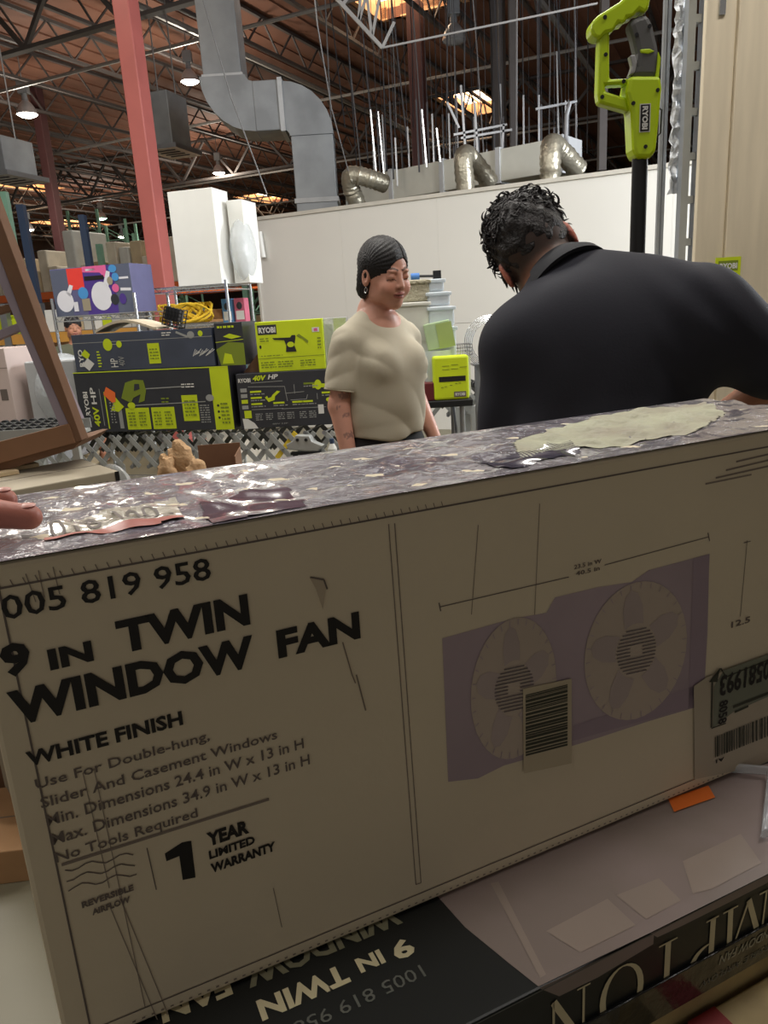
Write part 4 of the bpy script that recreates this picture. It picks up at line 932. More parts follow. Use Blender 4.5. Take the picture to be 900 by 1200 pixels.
# ------------------------------------------------------------------ figures: smooth-union distance fields meshed by surface nets
def surfnets(v, xs, ys, zs):
    s = v < 0; nx, ny, nz = v.shape
    idx = -np.ones((nx - 1, ny - 1, nz - 1), np.int32)
    cnt = np.zeros((nx - 1, ny - 1, nz - 1), np.int8)
    for a in (0, 1):
        for b_ in (0, 1):
            for c in (0, 1): cnt += s[a:nx - 1 + a, b_:ny - 1 + b_, c:nz - 1 + c]
    I = np.argwhere((cnt > 0) & (cnt < 8)); idx[I[:, 0], I[:, 1], I[:, 2]] = np.arange(len(I))
    acc = np.zeros((len(I), 3)); n = np.zeros(len(I))
    C8 = [(a, b_, c) for a in (0, 1) for b_ in (0, 1) for c in (0, 1)]
    for p in C8:
        for ax in range(3):
            if p[ax]: continue
            q = list(p); q[ax] = 1
            vp = v[I[:, 0] + p[0], I[:, 1] + p[1], I[:, 2] + p[2]]; vq = v[I[:, 0] + q[0], I[:, 1] + q[1], I[:, 2] + q[2]]
            cr = (vp < 0) != (vq < 0); t = np.where(cr, vp / np.where(vp == vq, 1, vp - vq), 0)
            pos = np.array(p, float)[None].repeat(len(I), 0); pos[:, ax] += t
            acc[cr] += pos[cr]; n[cr] += 1
    g = acc / n[:, None]
    out = np.empty((len(I), 3))
    for ax, A in enumerate((xs, ys, zs)):
        A = np.asarray(A); out[:, ax] = A[I[:, ax]] * (1 - g[:, ax]) + A[I[:, ax] + 1] * g[:, ax]
    F = []
    for ax in range(3):
        o1, o2 = [(1, 2), (2, 0), (0, 1)][ax]
        sl = [slice(None)] * 3; sh = [slice(None)] * 3; sl[ax] = slice(0, -1); sh[ax] = slice(1, None)
        ch = np.argwhere(s[tuple(sl)] != s[tuple(sh)])
        ok = (ch[:, o1] > 0) & (ch[:, o2] > 0) & (ch[:, o1] < v.shape[o1] - 1) & (ch[:, o2] < v.shape[o2] - 1); ch = ch[ok]
        def get(d1, d2):
            q = ch.copy(); q[:, o1] += d1; q[:, o2] += d2; return idx[q[:, 0], q[:, 1], q[:, 2]]
        a, b_, c, d_ = get(-1, -1), get(0, -1), get(0, 0), get(-1, 0)
        q = np.stack([a, b_, c, d_], 1); inside = s[ch[:, 0], ch[:, 1], ch[:, 2]]
        q[~inside] = q[~inside][:, ::-1]; F.append(q)
    return out, np.concatenate(F)
def smin(a, b_, k):
    h = np.clip(.5 + .5 * (b_ - a) / k, 0, 1); return b_ * (1 - h) + a * h - k * h * (1 - h)
def smax(a, b_, k): return -smin(-a, -b_, k)
def ell(P, c, r, R=None):
    x, y, z = P[0] - c[0], P[1] - c[1], P[2] - c[2]
    if R is not None:
        R = np.array(R); x, y, z = R[0, 0] * x + R[1, 0] * y + R[2, 0] * z, R[0, 1] * x + R[1, 1] * y + R[2, 1] * z, R[0, 2] * x + R[1, 2] * y + R[2, 2] * z
    k0 = np.sqrt((x / r[0]) ** 2 + (y / r[1]) ** 2 + (z / r[2]) ** 2) + 1e-6
    k1 = np.sqrt((x / r[0] ** 2) ** 2 + (y / r[1] ** 2) ** 2 + (z / r[2] ** 2) ** 2) + 1e-6
    return k0 * (k0 - 1) / k1
def cone(P, a, b_, r1, r2, sq=None):
    a = np.array(a, float); b_ = np.array(b_, float); d = b_ - a; L2_ = d @ d
    t = np.clip(((P[0] - a[0]) * d[0] + (P[1] - a[1]) * d[1] + (P[2] - a[2]) * d[2]) / L2_, 0, 1)
    return np.sqrt((P[0] - a[0] - t * d[0]) ** 2 + (P[1] - a[1] - t * d[1]) ** 2 + (P[2] - a[2] - t * d[2]) ** 2) - (r1 + (r2 - r1) * t)
def chain(P, pts, rs, k=.02):
    v = None
    for i in range(len(pts) - 1):
        c = cone(P, pts[i], pts[i + 1], rs[i], rs[i + 1]); v = c if v is None else smin(v, c, k)
    return v
def axis(segs):
    out = [segs[0][0]]
    for a, b_, st in segs:
        n = max(1, int(round((b_ - a) / st))); out += [a + (b_ - a) * (i + 1) / n for i in range(n)]
    return np.array(out)
def sdf_obj(name, fn, xs, ys, zs, m, parent=None, color=None):
    P = np.meshgrid(np.asarray(xs, 'f4'), np.asarray(ys, 'f4'), np.asarray(zs, 'f4'), indexing='ij')
    v = fn(P); co, fa = surfnets(v, xs, ys, zs)
    me = bpy.data.meshes.new(name); me.from_pydata(co.tolist(), [], fa.tolist()); me.update()
    me.polygons.foreach_set('use_smooth', [True] * len(me.polygons)); me.materials.append(m)
    if color is not None:
        c = color(co).astype('f4'); at = me.color_attributes.new('tint', 'FLOAT_COLOR', 'POINT')
        at.data.foreach_set('color', np.concatenate([c, np.ones((len(c), 1), 'f4')], 1).ravel())
    o = bpy.data.objects.new(name, me); COL.objects.link(o)
    if parent: o.parent = parent
    return o
def blend(col, w, tgt):
    w = np.clip(w, 0, 1)[:, None]; return col * (1 - w) + np.array(tgt) * w
def inv(P, M4):
    Mi = np.array(M4.inverted()); return [Mi[i, 0] * P[0] + Mi[i, 1] * P[1] + Mi[i, 2] * P[2] + Mi[i, 3] for i in range(3)]

# head in its own frame: face looks to -y, chin near z=-.115, crown z=+.115
def head_sdf(q, fem=True):
    j = 1.0 if fem else 1.08
    v = ell(q, (0, .012, .022), (.074, .093, .094))
    v = smin(v, ell(q, (0, -.028, -.045), (.056 * j, .060, .066)), .035)
    v = smin(v, ell(q, (0, -.062, -.094), (.024 * j, .022, .020)), .028)          # chin
    for s in (-1, 1):
        v = smin(v, ell(q, (s * .038, -.062, -.040), (.024, .022, .026)), .022)    # cheek
        v = smin(v, ell(q, (s * .048 * j, -.012, -.072), (.018, .030, .022)), .03)  # jaw
        v = smax(v, -ell(q, (s * .031, -.098, .004), (.021, .017, .014)), .012)    # socket
        v = smin(v, ell(q, (s * .031, -.073, .001), (.0150, .0145, .0125)), .004)  # lid over the eye
        v = smin(v, ell(q, (s * .026, -.078, .021), (.018, .009, .006)), .012)    # brow ridge
        e = ell(q, (s * .077, .012, -.010), (.009, .021, .032)); e = smax(e, -ell(q, (s * .086, .006, -.006), (.008, .011, .019)), .004)
        v = smin(v, e, .006)
    v = smin(v, cone(q, (0, -.082, .008), (0, -.096, -.028), .0070, .0100), .012)  # nose
    for s in (-1, 1): v = smin(v, ell(q, (s * .0105, -.090, -.031), (.0070, .009, .0065)), .005)
    v = smin(v, ell(q, (0, -.086, -.055), (.021, .012, .0060)), .005)              # lips
    v = smin(v, ell(q, (0, -.083, -.0665), (.019, .012, .0068)), .005)
    v = smax(v, -ell(q, (0, -.101, -.0605), (.024, .010, .0016)), .003)
    return v
def head_color(q, base, col, lipc, browc=(.035, .025, .02), lids=True):
    x, y, z = q
    f = y < -.03
    for s in (-1, 1):
        d = np.sqrt(((x - s * .040) / .026) ** 2 + ((z + .035) / .022) ** 2); col = blend(col, f * (1.2 - d) * .35, (base[0] * 1.02, base[1] * .72, base[2] * .68))
        xr = x - s * .031
        d = np.abs(z - (-.0065 + .35 * -(xr ** 2) / .02 + .0)) ; col = blend(col, f * (np.abs(xr) < .016) * (d < .0016 + .0) * 1., browc)
        arc = .026 + .004 * np.cos(xr / .028 * PI) ; w = (np.abs(xr) < .024) * (np.abs(z - arc) < .0032); col = blend(col, f * w * .85, browc)
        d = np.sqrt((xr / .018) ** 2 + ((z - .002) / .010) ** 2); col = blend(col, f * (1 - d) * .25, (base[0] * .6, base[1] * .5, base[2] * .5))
    d = np.sqrt((x / .024) ** 2 + ((z + .0605) / .0115) ** 2); col = blend(col, f * (d < 1) * (y < -.07) * .8, lipc)
    col = blend(col, f * (np.abs(z + .0605) < .0013) * (np.abs(x) < .022) * .8, (.12, .04, .035))
    for s in (-1, 1): d = np.sqrt(((x - s * .008) / .004) ** 2 + ((z + .0375) / .0025) ** 2); col = blend(col, f * (d < 1) * .8, (.12, .05, .04))
    return col
def skin_mat(name, rough=.5):
    return mat(name, (255, 255, 255), rough, var=.06, vscale=30, attr='tint', bump=.04, bscale=200)

# ------------------------------------------------------------------ the woman
def Wm(px, py, y): return np.array(atY(px, py, y))
WX = Wm(446, 400, 2.8)[0]; WY = 2.8
RW = math.radians(40)
wr = thing('person', 'woman with tied-back black hair in a beige t-shirt, arms down, looking down to the right', 'person', (WX, WY, 0), RW)
def wl(v): return v
HW = Matrix.Translation((.006, -.040, 1.540)) @ Euler((math.radians(12), 0, math.radians(-4))).to_matrix().to_4x4() @ Matrix.Rotation(math.radians(-2), 4, 'Y')
base = np.array(S(206, 152, 132)[:3])
def w_torso(P, g=0., neck=True):
    v = ell(P, (0, .015, 1.25), (.150 + g, .098 + g, .150 + g))
    v = smin(v, ell(P, (0, .0, 1.06), (.142 + g, .106 + g, .16 + g)), .06)
    v = smin(v, ell(P, (0, .02, .90), (.165 + g, .122 + g, .13 + g)), .06)
    for s in (-1, 1):
        v = smin(v, cone(P, (s * .03, .02, 1.385), (s * .132, .02, 1.322), .040 + g * .6, .043 + g * .7), .035)
        v = smin(v, ell(P, (s * .066, -.072, 1.225), (.060 + g, .060 + g, .062 + g)), .035)
    if neck: v = smin(v, cone(P, (0, .03, 1.42), (0, .01, 1.37), .056 + g, .075 + g), .04)
    return v
RA = [(-.145, .02, 1.315), (-.190, .03, 1.09), (-.200, -.03, .87)]
LA = [(.145, .02, 1.315), (.195, .05, 1.11), (.210, -.055, .905)]
def arm(P, A, g=0., k=1.):
    return smin(cone(P, A[0], A[1], .041 * k + g, .038 * k + g), cone(P, A[1], A[2], .039 * k + g, .025 * k + g), .015)
def hand_sdf(P, w, d, side, n, L=.17, curl=.4):
    """w wrist, d pointing direction, side = thumb direction, n = palm normal"""
    w = np.array(w, float); d = np.array(d, float); d /= np.linalg.norm(d); side = np.array(side, float); side -= d * (side @ d); side /= np.linalg.norm(side); n = np.cross(d, side) * (1 if n > 0 else -1)
    k = L / .17
    v = None
    for j in range(4):
        o = (.027 - .018 * j) * k; a = w + d * .01 * k + side * o * .7; b_ = w + d * (.082 - .005 * abs(j - 1)) * k + side * o
        c = cone(P, a, b_, .014 * k, .0115 * k); v = c if v is None else smin(v, c, .012)
        fl = (.072, .080, .074, .058)[j] * k; p = b_; ang = 0
        for seg, (fr, rr) in enumerate(((.45, .0092), (.30, .0084), (.25, .0076))):
            ang += curl * (.5 + .35 * seg); dirv = d * math.cos(ang) + n * math.sin(ang) + side * .04 * (1.5 - j)
            q_ = p + dirv * fl * fr; v = smin(v, cone(P, p, q_, rr * k, (rr - .0006) * k), .003); p = q_
    a = w + d * .022 * k + side * .020 * k; b_ = a + (d * .6 + side * .55 + n * .35) * .042 * k; c = b_ + (d * .9 + side * .15 + n * .3) * .032 * k; e = c + (d * .95 + n * .2) * .024 * k
    v = smin(v, cone(P, a, b_, .016 * k, .0115 * k), .010); v = smin(v, cone(P, b_, c, .0112 * k, .0096 * k), .004); v = smin(v, cone(P, c, e, .0096 * k, .008 * k), .004)
    return v
def w_body(P):
    q = inv(P, HW)
    v = smin(w_torso(P), cone(P, (0, .014, 1.38), (.003, -.002, 1.49), .050, .046), .025)
    v = smin(v, head_sdf(q), .010)
    v = smin(v, arm(P, RA), .02); v = smin(v, arm(P, LA), .02)
    v = smin(v, hand_sdf(P, RA[2], (-.03, -.12, -1), (.2, -1, 0), 1, .17), .012)
    v = smin(v, hand_sdf(P, LA[2], (.02, -.12, -1), (-.2, -1, 0), -1, .17), .012)
    for s in (-1, 1): v = smin(v, chain(P, [(s * .085, .02, .86), (s * .09, .0, .47), (s * .09, .03, .10)], (.088, .056, .038), .02), .03); v = smin(v, chain(P, [(s * .09, .04, .045), (s * .095, -.13, .035)], (.042, .034)), .02)
    return v
def w_col(co):
    col = np.repeat(base[None], len(co), 0); q = inv([co[:, 0], co[:, 1], co[:, 2]], HW)
    hd = co[:, 2] > 1.38
    c2 = head_color(q, base, col.copy(), np.array(S(168, 92, 88)[:3]))
    col[hd] = c2[hd]
    # small dark tattoos on the outer right arm
    for (y, z, r) in ((-.01, 1.13, .013), (-.02, 1.06, .009), (-.03, .99, .011), (.0, 1.09, .006), (-.035, .93, .008)):
        d = np.sqrt((co[:, 1] - y) ** 2 + (co[:, 2] - z) ** 2); w = (co[:, 0] < -.15) * (d < r) * (np.sin(co[:, 1] * 900) * np.sin(co[:, 2] * 800) > -.3); col = blend(col, w * .55, (.08, .06, .07))
    hair = (q[1] > .02) * (q[2] > -.02) * (np.abs(q[0]) < .073); col = blend(col, hair * 1., (.02, .02, .022))
    return col
xs = axis([(-.31, -.13, .006), (-.13, .13, .0032), (.13, .32, .006)]); ys = axis([(-.26, -.16, .006), (-.16, .10, .0032), (.10, .20, .006)]); zs = axis([(-.01, .66, .013), (.66, 1.37, .007), (1.37, 1.66, .0032)])
sdf_obj('body', w_body, xs, ys, zs, skin_mat('skin_woman', .45), wr, w_col)
M_TEE = mat('beige_cotton', (190, 182, 162), .85, var=.05, vscale=4, bump=.05, bscale=250)
def folds(P, amp=.0042):
    x, y, z = P
    def rg(t): return 1 - 2 * np.abs(np.sin(t))                     # sharp creases
    cen = np.clip((1.30 - z) * 6, 0, 1)
    a1 = rg(z * 20 + x * 13 + 1.3 * np.sin(x * 10 + y * 7)) * np.clip((1.19 - z) * 7, 0, 1) * .8
    a2 = rg((z - 1.30) * 26 - np.abs(x) * 22 + .8) * np.clip(1 - np.abs(z - 1.27) * 9, 0, 1) * np.clip(1 - np.abs(np.abs(x) - .11) * 14, 0, 1) * 1.3
    a3 = rg(z * 30 - x * 8) * np.clip((1.03 - z) * 14, 0, 1) * .9
    a4 = rg(z * 42 + y * 20) * np.clip((np.abs(x) - .15) * 30, 0, 1) * .5
    return amp * (a1 + a2 + a3 + a4)
def w_tee(P):
    v = w_torso(P, .011, False)
    v = smin(v, ell(P, (0, -.032, 1.15), (.128, .112, .17)), .05)
    v = smin(v, ell(P, (0, -.012, 1.05), (.150, .112, .30)), .04)           # loose front
    v = smax(v, .965 + .008 * np.sin(P[0] * 30) - P[2], .006)
    for A in (RA, LA):
        a = np.array(A[0]); b_ = np.array(A[1]); u = (b_ - a); L_ = np.linalg.norm(u); u = u / L_
        t = (P[0] - a[0]) * u[0] + (P[1] - a[1]) * u[1] + (P[2] - a[2]) * u[2]
        sl = cone(P, a + u * .01, a + u * .20, .056, .062); sl = smax(sl, t - .175, .004); sl = smax(sl, -(cone(P, a, b_, .050, .049) + np.clip(.150 - t, 0, 1)), .003)
        v = smin(v, sl, .018)
    v = v + folds(P)
    v = smax(v, -cone(P, (0, -.030, 1.425), (0, .015, 1.56), .062, .075), .005)   # neckline
    return v
xs = axis([(-.30, .31, .005)]); ys = axis([(-.19, .17, .005)]); zs = axis([(.93, 1.43, .005)])
tee = sdf_obj('t_shirt', w_tee, xs, ys, zs, M_TEE, wr); tee['label'] = 'beige short sleeved t-shirt'
# neck ribbing
pts = []
for i in range(33):
    t = 2 * PI * i / 32; c_, s_ = math.cos(t), math.sin(t); pts.append((.066 * c_, .000 + .060 * s_, 1.398 + .022 * s_ + .006 * abs(c_)))
MB().tube(pts, .0065, 8).build('neck_rib', M_TEE, tee, smooth=True)
for A in (RA, LA):
    a = Vector(A[0]); u = (Vector(A[1]) - a).normalized(); c0 = a + u * .173; e1 = u.orthogonal().normalized(); e2 = u.cross(e1)
    MB().tube([c0 + e1 * (.0590 * math.cos(t / 20 * 2 * PI)) + e2 * (.0590 * math.sin(t / 20 * 2 * PI)) for t in range(21)], .0035, 6).build('sleeve_hem', M_TEE, tee, smooth=True)
def w_pants(P):
    v = ell(P, (0, .02, .90), (.183, .135, .15)); v = smax(v, P[2] - .985, .008)
    for s in (-1, 1): v = smin(v, chain(P, [(s * .088, .02, .86), (s * .092, .0, .47), (s * .092, .03, .08)], (.098, .068, .055), .02), .03)
    return smax(v, .06 - P[2], .005)
xs = axis([(-.22, .22, .01)]); ys = axis([(-.14, .18, .01)]); zs = axis([(.05, 1.0, .01)])
sdf_obj('trousers', w_pants, xs, ys, zs, mat('black_trousers', (28, 28, 30), .8), wr)
for s in (-1, 1): MB().ball((s * .095, -.045, .045), (.048, .13, .045), 14, 8).build('shoe', M_BLACKPL, wr, smooth=True)
# hair: side parted, swept back to a low bun
M_HAIRB = mat('black_hair', (14, 13, 15), .45, stretch=(30, 4, 4), vscale=14, bump=.35, bscale=30, rgb2=(26, 23, 25), spec=.45)
def w_hair(q):
    v = ell(q, (0, .020, .032), (.083, .103, .095))
    v = smin(v, ell(q, (.0, .080, -.05), (.056, .038, .062)), .03)           # nape
    v = smin(v, ell(q, (-.012, .104, -.068), (.034, .030, .034)), .012)
    for s in (-1, 1): v = smin(v, ell(q, (s * .068, .038, -.035), (.016, .034, .055)), .02)
    face = ell(q, (.018, -.118, -.028), (.078, .088, .104)); v = smax(v, -face, .004)
    side = ell(q, (0, -.075, -.075), (.16, .078, .085)); v = smax(v, -side, .006)
    # locks swept from the parting down and back
    u = np.arctan2(q[2] - .02, q[1] - .01)
    v = v + .0008 * np.sin(u * 34 + q[0] * 60 + 2 * np.sin(q[0] * 45)) + .0005 * np.sin(u * 90 + q[0] * 200)
    part = np.maximum(np.abs(q[0] - .022) - .001, np.maximum(.06 - q[2], q[1] - .03)); v = smax(v, -(part - .0012), .002)
    return v
xs = axis([(-.12, .12, .0028)]); ys = axis([(-.12, .17, .0028)]); zs = axis([(-.14, .15, .0028)])
hair = sdf_obj('hair', w_hair, xs, ys, zs, M_HAIRB, wr); hair.matrix_local = HW
for s in (-1,):
    e = MB().tube([(s * .082 + .006 * math.cos(t / 12 * 2 * PI) * .3, .002 + .008 * math.sin(t / 12 * 2 * PI), -.052 + .009 * math.cos(t / 12 * 2 * PI)) for t in range(13)], .0014, 6).build('earring', M_CHROME, wr, smooth=True); e.matrix_local = HW


# ------------------------------------------------------------------ the man, seen from behind, head bowed forward and to the left
M_Y = 1.50
def mp(px, py, y): return np.array(atY(px, py, y))
mo = mp(700, 480, M_Y); MO = Vector((mo[0], M_Y, 0))
mr = thing('person', 'man in a black polo shirt seen from behind, head bowed to the left', 'person', MO, 0)
off = np.array([MO.x, MO.y, 0])
def m_(px, py, y): return mp(px, py, y) - off
shL = m_(612, 408, 1.52); shR = m_(826, 384, 1.46); nb = m_(662, 336, 1.60)
elL = m_(590, 560, 1.50); wrL = m_(650, 560, 1.78)
elR = m_(938, 436, 1.46); wrR = m_(832, 500, 1.62)
mbase = np.array(S(178, 124, 98)[:3])
hc = m_(629, 298, 1.68)
Uv = Vector((-.38, .52, .76)).normalized(); Rv = Vector((.84, -.10, .50)); Rv = (Rv - Uv * Rv.dot(Uv)).normalized(); Fv = Uv.cross(Rv)
HM = Matrix.Identity(4)
for i in range(3): HM[i][0] = -Rv[i]; HM[i][1] = -Fv[i]; HM[i][2] = Uv[i]; HM[i][3] = hc[i]
def m_torso(P, g=0.):
    v = cone(P, shL, shR, .070 + g, .078 + g)
    mid = (shL + shR) / 2
    v = smin(v, ell(P, mid + np.array([-.02, .02, -.02]), (.17 + g, .105 + g, .145 + g)), .07)
    v = smin(v, ell(P, mid + np.array([-.02, -.01, -.19]), (.185 + g, .12 + g, .22 + g)), .07)
    v = smin(v, ell(P, (-.0, -.05, .98), (.185 + g, .13 + g, .20 + g)), .08)
    v = smin(v, cone(P, nb, mid + np.array([.12, 0, .01]), .055 + g, .085 + g), .06)
    v = smin(v, cone(P, nb + np.array([.0, 0, -.02]), shL + np.array([.03, 0, .0]), .050 + g, .066 + g), .05)
    v = smin(v, cone(P, nb + np.array([.05, -.01, -.01]), shR + np.array([-.03, 0, .035]), .055 + g, .064 + g), .05)
    return v
def m_arms(P, g=0., sleeves=False):
    aL = shL + np.array([-.005, 0, -.01]); v = cone(P, aL, elL, .062 + g, .048 + g)
    w = cone(P, shR, elR, .070 + g, .052 + g)
    if sleeves: return smax(v, -1, .001), w
    v = smin(v, cone(P, elL, wrL, .046, .030), .015); w = smin(w, cone(P, elR, wrR, .050, .032), .02)
    return v, w
legs = [((s * .09, -.04, .88), (s * .10, -.02, .48), (s * .10, -.06, .10)) for s in (-1, 1)]
def m_body(P):
    v = m_torso(P); a, b_ = m_arms(P); v = smin(v, a, .03); v = smin(v, b_, .03)
    v = smin(v, cone(P, nb, hc + np.array(Uv) * -.05 + np.array(Fv) * -.02, .062, .060), .03)
    v = smin(v, head_sdf(inv(P, HM), False), .012)
    v = smin(v, hand_sdf(P, wrL, (.25, .95, -.15), (-.1, .1, 1), 1, .19, .5), .012)
    v = smin(v, hand_sdf(P, wrR, (-.80, .45, -.25), (.1, .1, 1), -1, .19, .5), .012)
    for A in legs: v = smin(v, chain(P, A, (.095, .062, .045), .02), .04); v = smin(v, chain(P, [(A[2][0], -.07, .05), (A[2][0], .12, .04)], (.045, .038)), .02)
    return v
def m_col(co):
    col = np.repeat(mbase[None], len(co), 0); q = inv([co[:, 0], co[:, 1], co[:, 2]], HM)
    hd = np.sqrt(q[0] ** 2 + q[1] ** 2 + q[2] ** 2) < .15
    c2 = head_color(q, mbase, col.copy(), np.array(S(150, 84, 76)[:3])); col[hd] = c2[hd]
    # cropped hair at nape and sides fading out
    fade = np.clip((q[2] + .085) / .045, 0, 1) * (q[1] > -.015) * (np.abs(q[0]) < .0775) * hd
    col = blend(col, fade * .92, (.022, .018, .018))
    ear = (np.abs(q[0]) > .074) * hd; col = blend(col, ear * .6, np.array(S(190, 96, 80)[:3]))
    return col
xs = axis([(-.30, .46, .006)]); ys = axis([(-.22, .42, .006)]); zs = axis([(-.01, .80, .014), (.80, 1.22, .009), (1.22, 1.72, .005)])
sdf_obj('body', m_body, xs, ys, zs, skin_mat('skin_man', .5), mr, m_col)
M_POLO = mat('black_polo_knit', (38, 39, 49), .8, var=.08, vscale=3, bump=.04, bscale=260, spec=.35)
def m_polo(P):
    v = m_torso(P, .014); a, b_ = m_arms(P, .012, True)
    u = (elL - shL) / np.linalg.norm(elL - shL); t = (P[0] - shL[0]) * u[0] + (P[1] - shL[1]) * u[1] + (P[2] - shL[2]) * u[2]; a = smax(a, t - .24, .006)
    dR = elR - shR; LR = np.linalg.norm(dR); u = dR / LR; t = (P[0] - shR[0]) * u[0] + (P[1] - shR[1]) * u[1] + (P[2] - shR[2]) * u[2]
    b_ = smax(cone(P, shR, elR, .080, .076), t - .185, .008)
    v = smin(v, b_, .05); v = smin(v, a, .022)
    x, y, z = P
    v = v + .0035 * np.sin(z * 38 + x * 50 + 2 * np.sin(x * 17)) * np.clip(1.5 - np.abs(x + .17) * 14, 0, 1) * np.clip(1.45 - z, 0, 1) * 2.2
    v = v + .003 * np.sin(x * 60 - z * 24 + 2 * np.sin(z * 9)) * np.clip((1.33 - z) * 5, 0, 1)
    v = v + .0025 * np.sin((x + z) * 70) * np.clip(1 - np.abs(x - .16) * 9, 0, 1)
    v = smax(v, .90 - z, .01)
    ax = np.array(nb); h_ = hc - nb; h_ = h_ / np.linalg.norm(h_)
    v = smax(v, -cone(P, nb + h_ * .060, nb + h_ * .25, .062, .10), .006)
    return v
xs = axis([(-.30, .40, .006)]); ys = axis([(-.23, .26, .006)]); zs = axis([(.88, 1.62, .006)])
polo = sdf_obj('polo_shirt', m_polo, xs, ys, zs, M_POLO, mr)
# collar: folded band round the neck
h_ = Vector(hc - nb).normalized(); e1 = Vector((.80, -.45, .40)); e1 = (e1 - h_ * e1.dot(h_)).normalized(); e2 = h_.cross(e1)
vs = []; fs = []; N = 40
for i in range(N + 1):
    t = -1.95 + 3.9 * i / N
    # e1 points to the back of the neck
    for (rr, hh) in ((.068, .030), (.070, .040), (.078, .036), (.098, .006), (.102, -.012), (.092, -.012), (.070, .016)):
        c = Vector(nb) + h_ * (hh + .004 * math.cos(t)) + e1 * (rr * math.cos(t)) + e2 * (rr * math.sin(t)); vs.append(c)
K = 7
for i in range(N):
    for k in range(K): k2 = (k + 1) % K; fs.append((i * K + k, i * K + k2, (i + 1) * K + k2, (i + 1) * K + k))
fs += [tuple(range(K)), tuple(range(N * K, N * K + K))]
MB().add(vs, fs).build('collar', mat('ribbed_collar', (34, 35, 42), .8, stretch=(1, 1, 1), vscale=60), polo, smooth=True)
def m_pants(P):
    v = ell(P, (0, -.05, .93), (.195, .145, .15)); v = smax(v, P[2] - 1.02, .01)
    for A in legs: v = smin(v, chain(P, A, (.105, .078, .062), .02), .04)
    return smax(v, .07 - P[2], .005)
xs = axis([(-.25, .25, .012)]); ys = axis([(-.25, .15, .012)]); zs = axis([(.05, 1.04, .012)])
sdf_obj('trousers', m_pants, xs, ys, zs, mat('dark_trousers', (34, 36, 42), .8), mr)
for A in legs: MB().ball((A[2][0], .02, .048), (.052, .14, .047), 14, 8).build('shoe', M_BLACKPL, mr, smooth=True)
# tousled hair: a cap plus many short curled locks
def m_hair(q):
    v = ell(q, (0, .011, .034), (.081, .101, .097)); v = smax(v, -ell(q, (0, .0, -.045), (.12, .036, .05)), .01)
    cut = -.040 + .9 * np.clip(-q[1] - .02, 0, .05) - .4 * np.clip(q[1] - .02, 0, .06)
    v = smax(v, cut - q[2], .012)
    v = smax(v, -ell(q, (0, -.14, -.035), (.085, .085, .085)), .008)
    v = v + .004 * np.sin(q[0] * 120 + 2 * np.sin(q[1] * 70)) * np.sin(q[2] * 110 + q[1] * 90)
    return v
xs = axis([(-.11, .11, .004)]); ys = axis([(-.12, .13, .004)]); zs = axis([(-.09, .16, .004)])
M_HAIRM = mat('tousled_hair', (26, 24, 26), .5, vscale=60, bump=.5, bscale=160, rgb2=(46, 42, 44))
hair = sdf_obj('hair', m_hair, xs, ys, zs, M_HAIRM, mr); hair.matrix_local = HM
rnd = random.Random(9); lk = MB()
for i in range(1900):
    th = rnd.uniform(0, 2 * PI); ph = math.acos(rnd.uniform(-.7, 1)); n = Vector((math.sin(ph) * math.cos(th), math.sin(ph) * math.sin(th), math.cos(ph)))
    p = Vector((n.x * .080, n.y * .100 + .011, .034 + n.z * .096))
    if abs(p.x) > .055 and -.035 < p.y < .035 and p.z < .0: continue
    if p.z < -.032 + (.045 if p.y < -.03 else 0): continue
    if p.y < -.085 and p.z < .05: continue
    short = max(.22, min(1, (p.z + .005) / .07)) if p.y > -.02 else 1.
    tz = Vector((rnd.uniform(-1, 1), rnd.uniform(-1, 1), rnd.uniform(-1, 1))); tz = (tz - n * tz.dot(n)).normalized(); bt = n.cross(tz)
    L_ = rnd.uniform(.026, .044) * short; pts = [p - n * .006]; w = rnd.uniform(1.2, 2.4) * rnd.choice((-1, 1)); fl = Vector((0, -.5, -.15))
    for k in range(1, 8):
        a_ = k / 7 * w * 1.4; d0 = (n * (.62 - .09 * k) * short + tz * math.cos(a_) + bt * math.sin(a_) + fl * .35).normalized(); pts.append(pts[-1] + d0 * L_ / 6)
    r0 = rnd.uniform(.0020, .0036); lk.tube(pts, [r0, r0, r0, r0 * .9, r0 * .8, r0 * .6, r0 * .4, r0 * .15], 5)
# fringe falling forward over the brow
for i in range(150):
    x = rnd.uniform(-.07, .07); p = Vector((x, -.078 - .012 * rnd.random(), rnd.uniform(.03, .085))); d0 = Vector((x * 3, -1, .2 + rnd.uniform(-.2, .4))).normalized(); pts = [p]
    for k in range(5):
        d0 = (d0 + Vector((rnd.uniform(-.3, .3), .0, -.30 + rnd.uniform(-.15, .15)))).normalized(); pts.append(pts[-1] + d0 * rnd.uniform(.008, .013))
    lk.tube(pts, [.0035, .004, .0036, .003, .002, .0006], 5)
for i in range(330):     # long loose locks standing off the crown and forehead
    th = rnd.uniform(0, 2 * PI); ph = math.acos(rnd.uniform(.1, 1)); n = Vector((math.sin(ph) * math.cos(th), math.sin(ph) * math.sin(th), math.cos(ph))); 
    if n.y > .5: continue
    p = Vector((n.x * .080, n.y * .100 + .011, .034 + n.z * .096)); tz = Vector((rnd.uniform(-1, 1), rnd.uniform(-1, 1), rnd.uniform(-1, 1))); tz = (tz - n * tz.dot(n)).normalized(); L_ = rnd.uniform(.026, .046); pts = [p]
    for k in range(1, 8): d0 = (n * (.9 - .16 * k) + tz * (.2 + .14 * k) + Vector((0, -.3, 0))).normalized(); pts.append(pts[-1] + d0 * L_ / 7)
    lk.tube(pts, [.0026, .0028, .0028, .0026, .0022, .0017, .0011, .0004], 5)
lk.build('curls', M_HAIRM, hair, smooth=True)['kind'] = 'stuff'
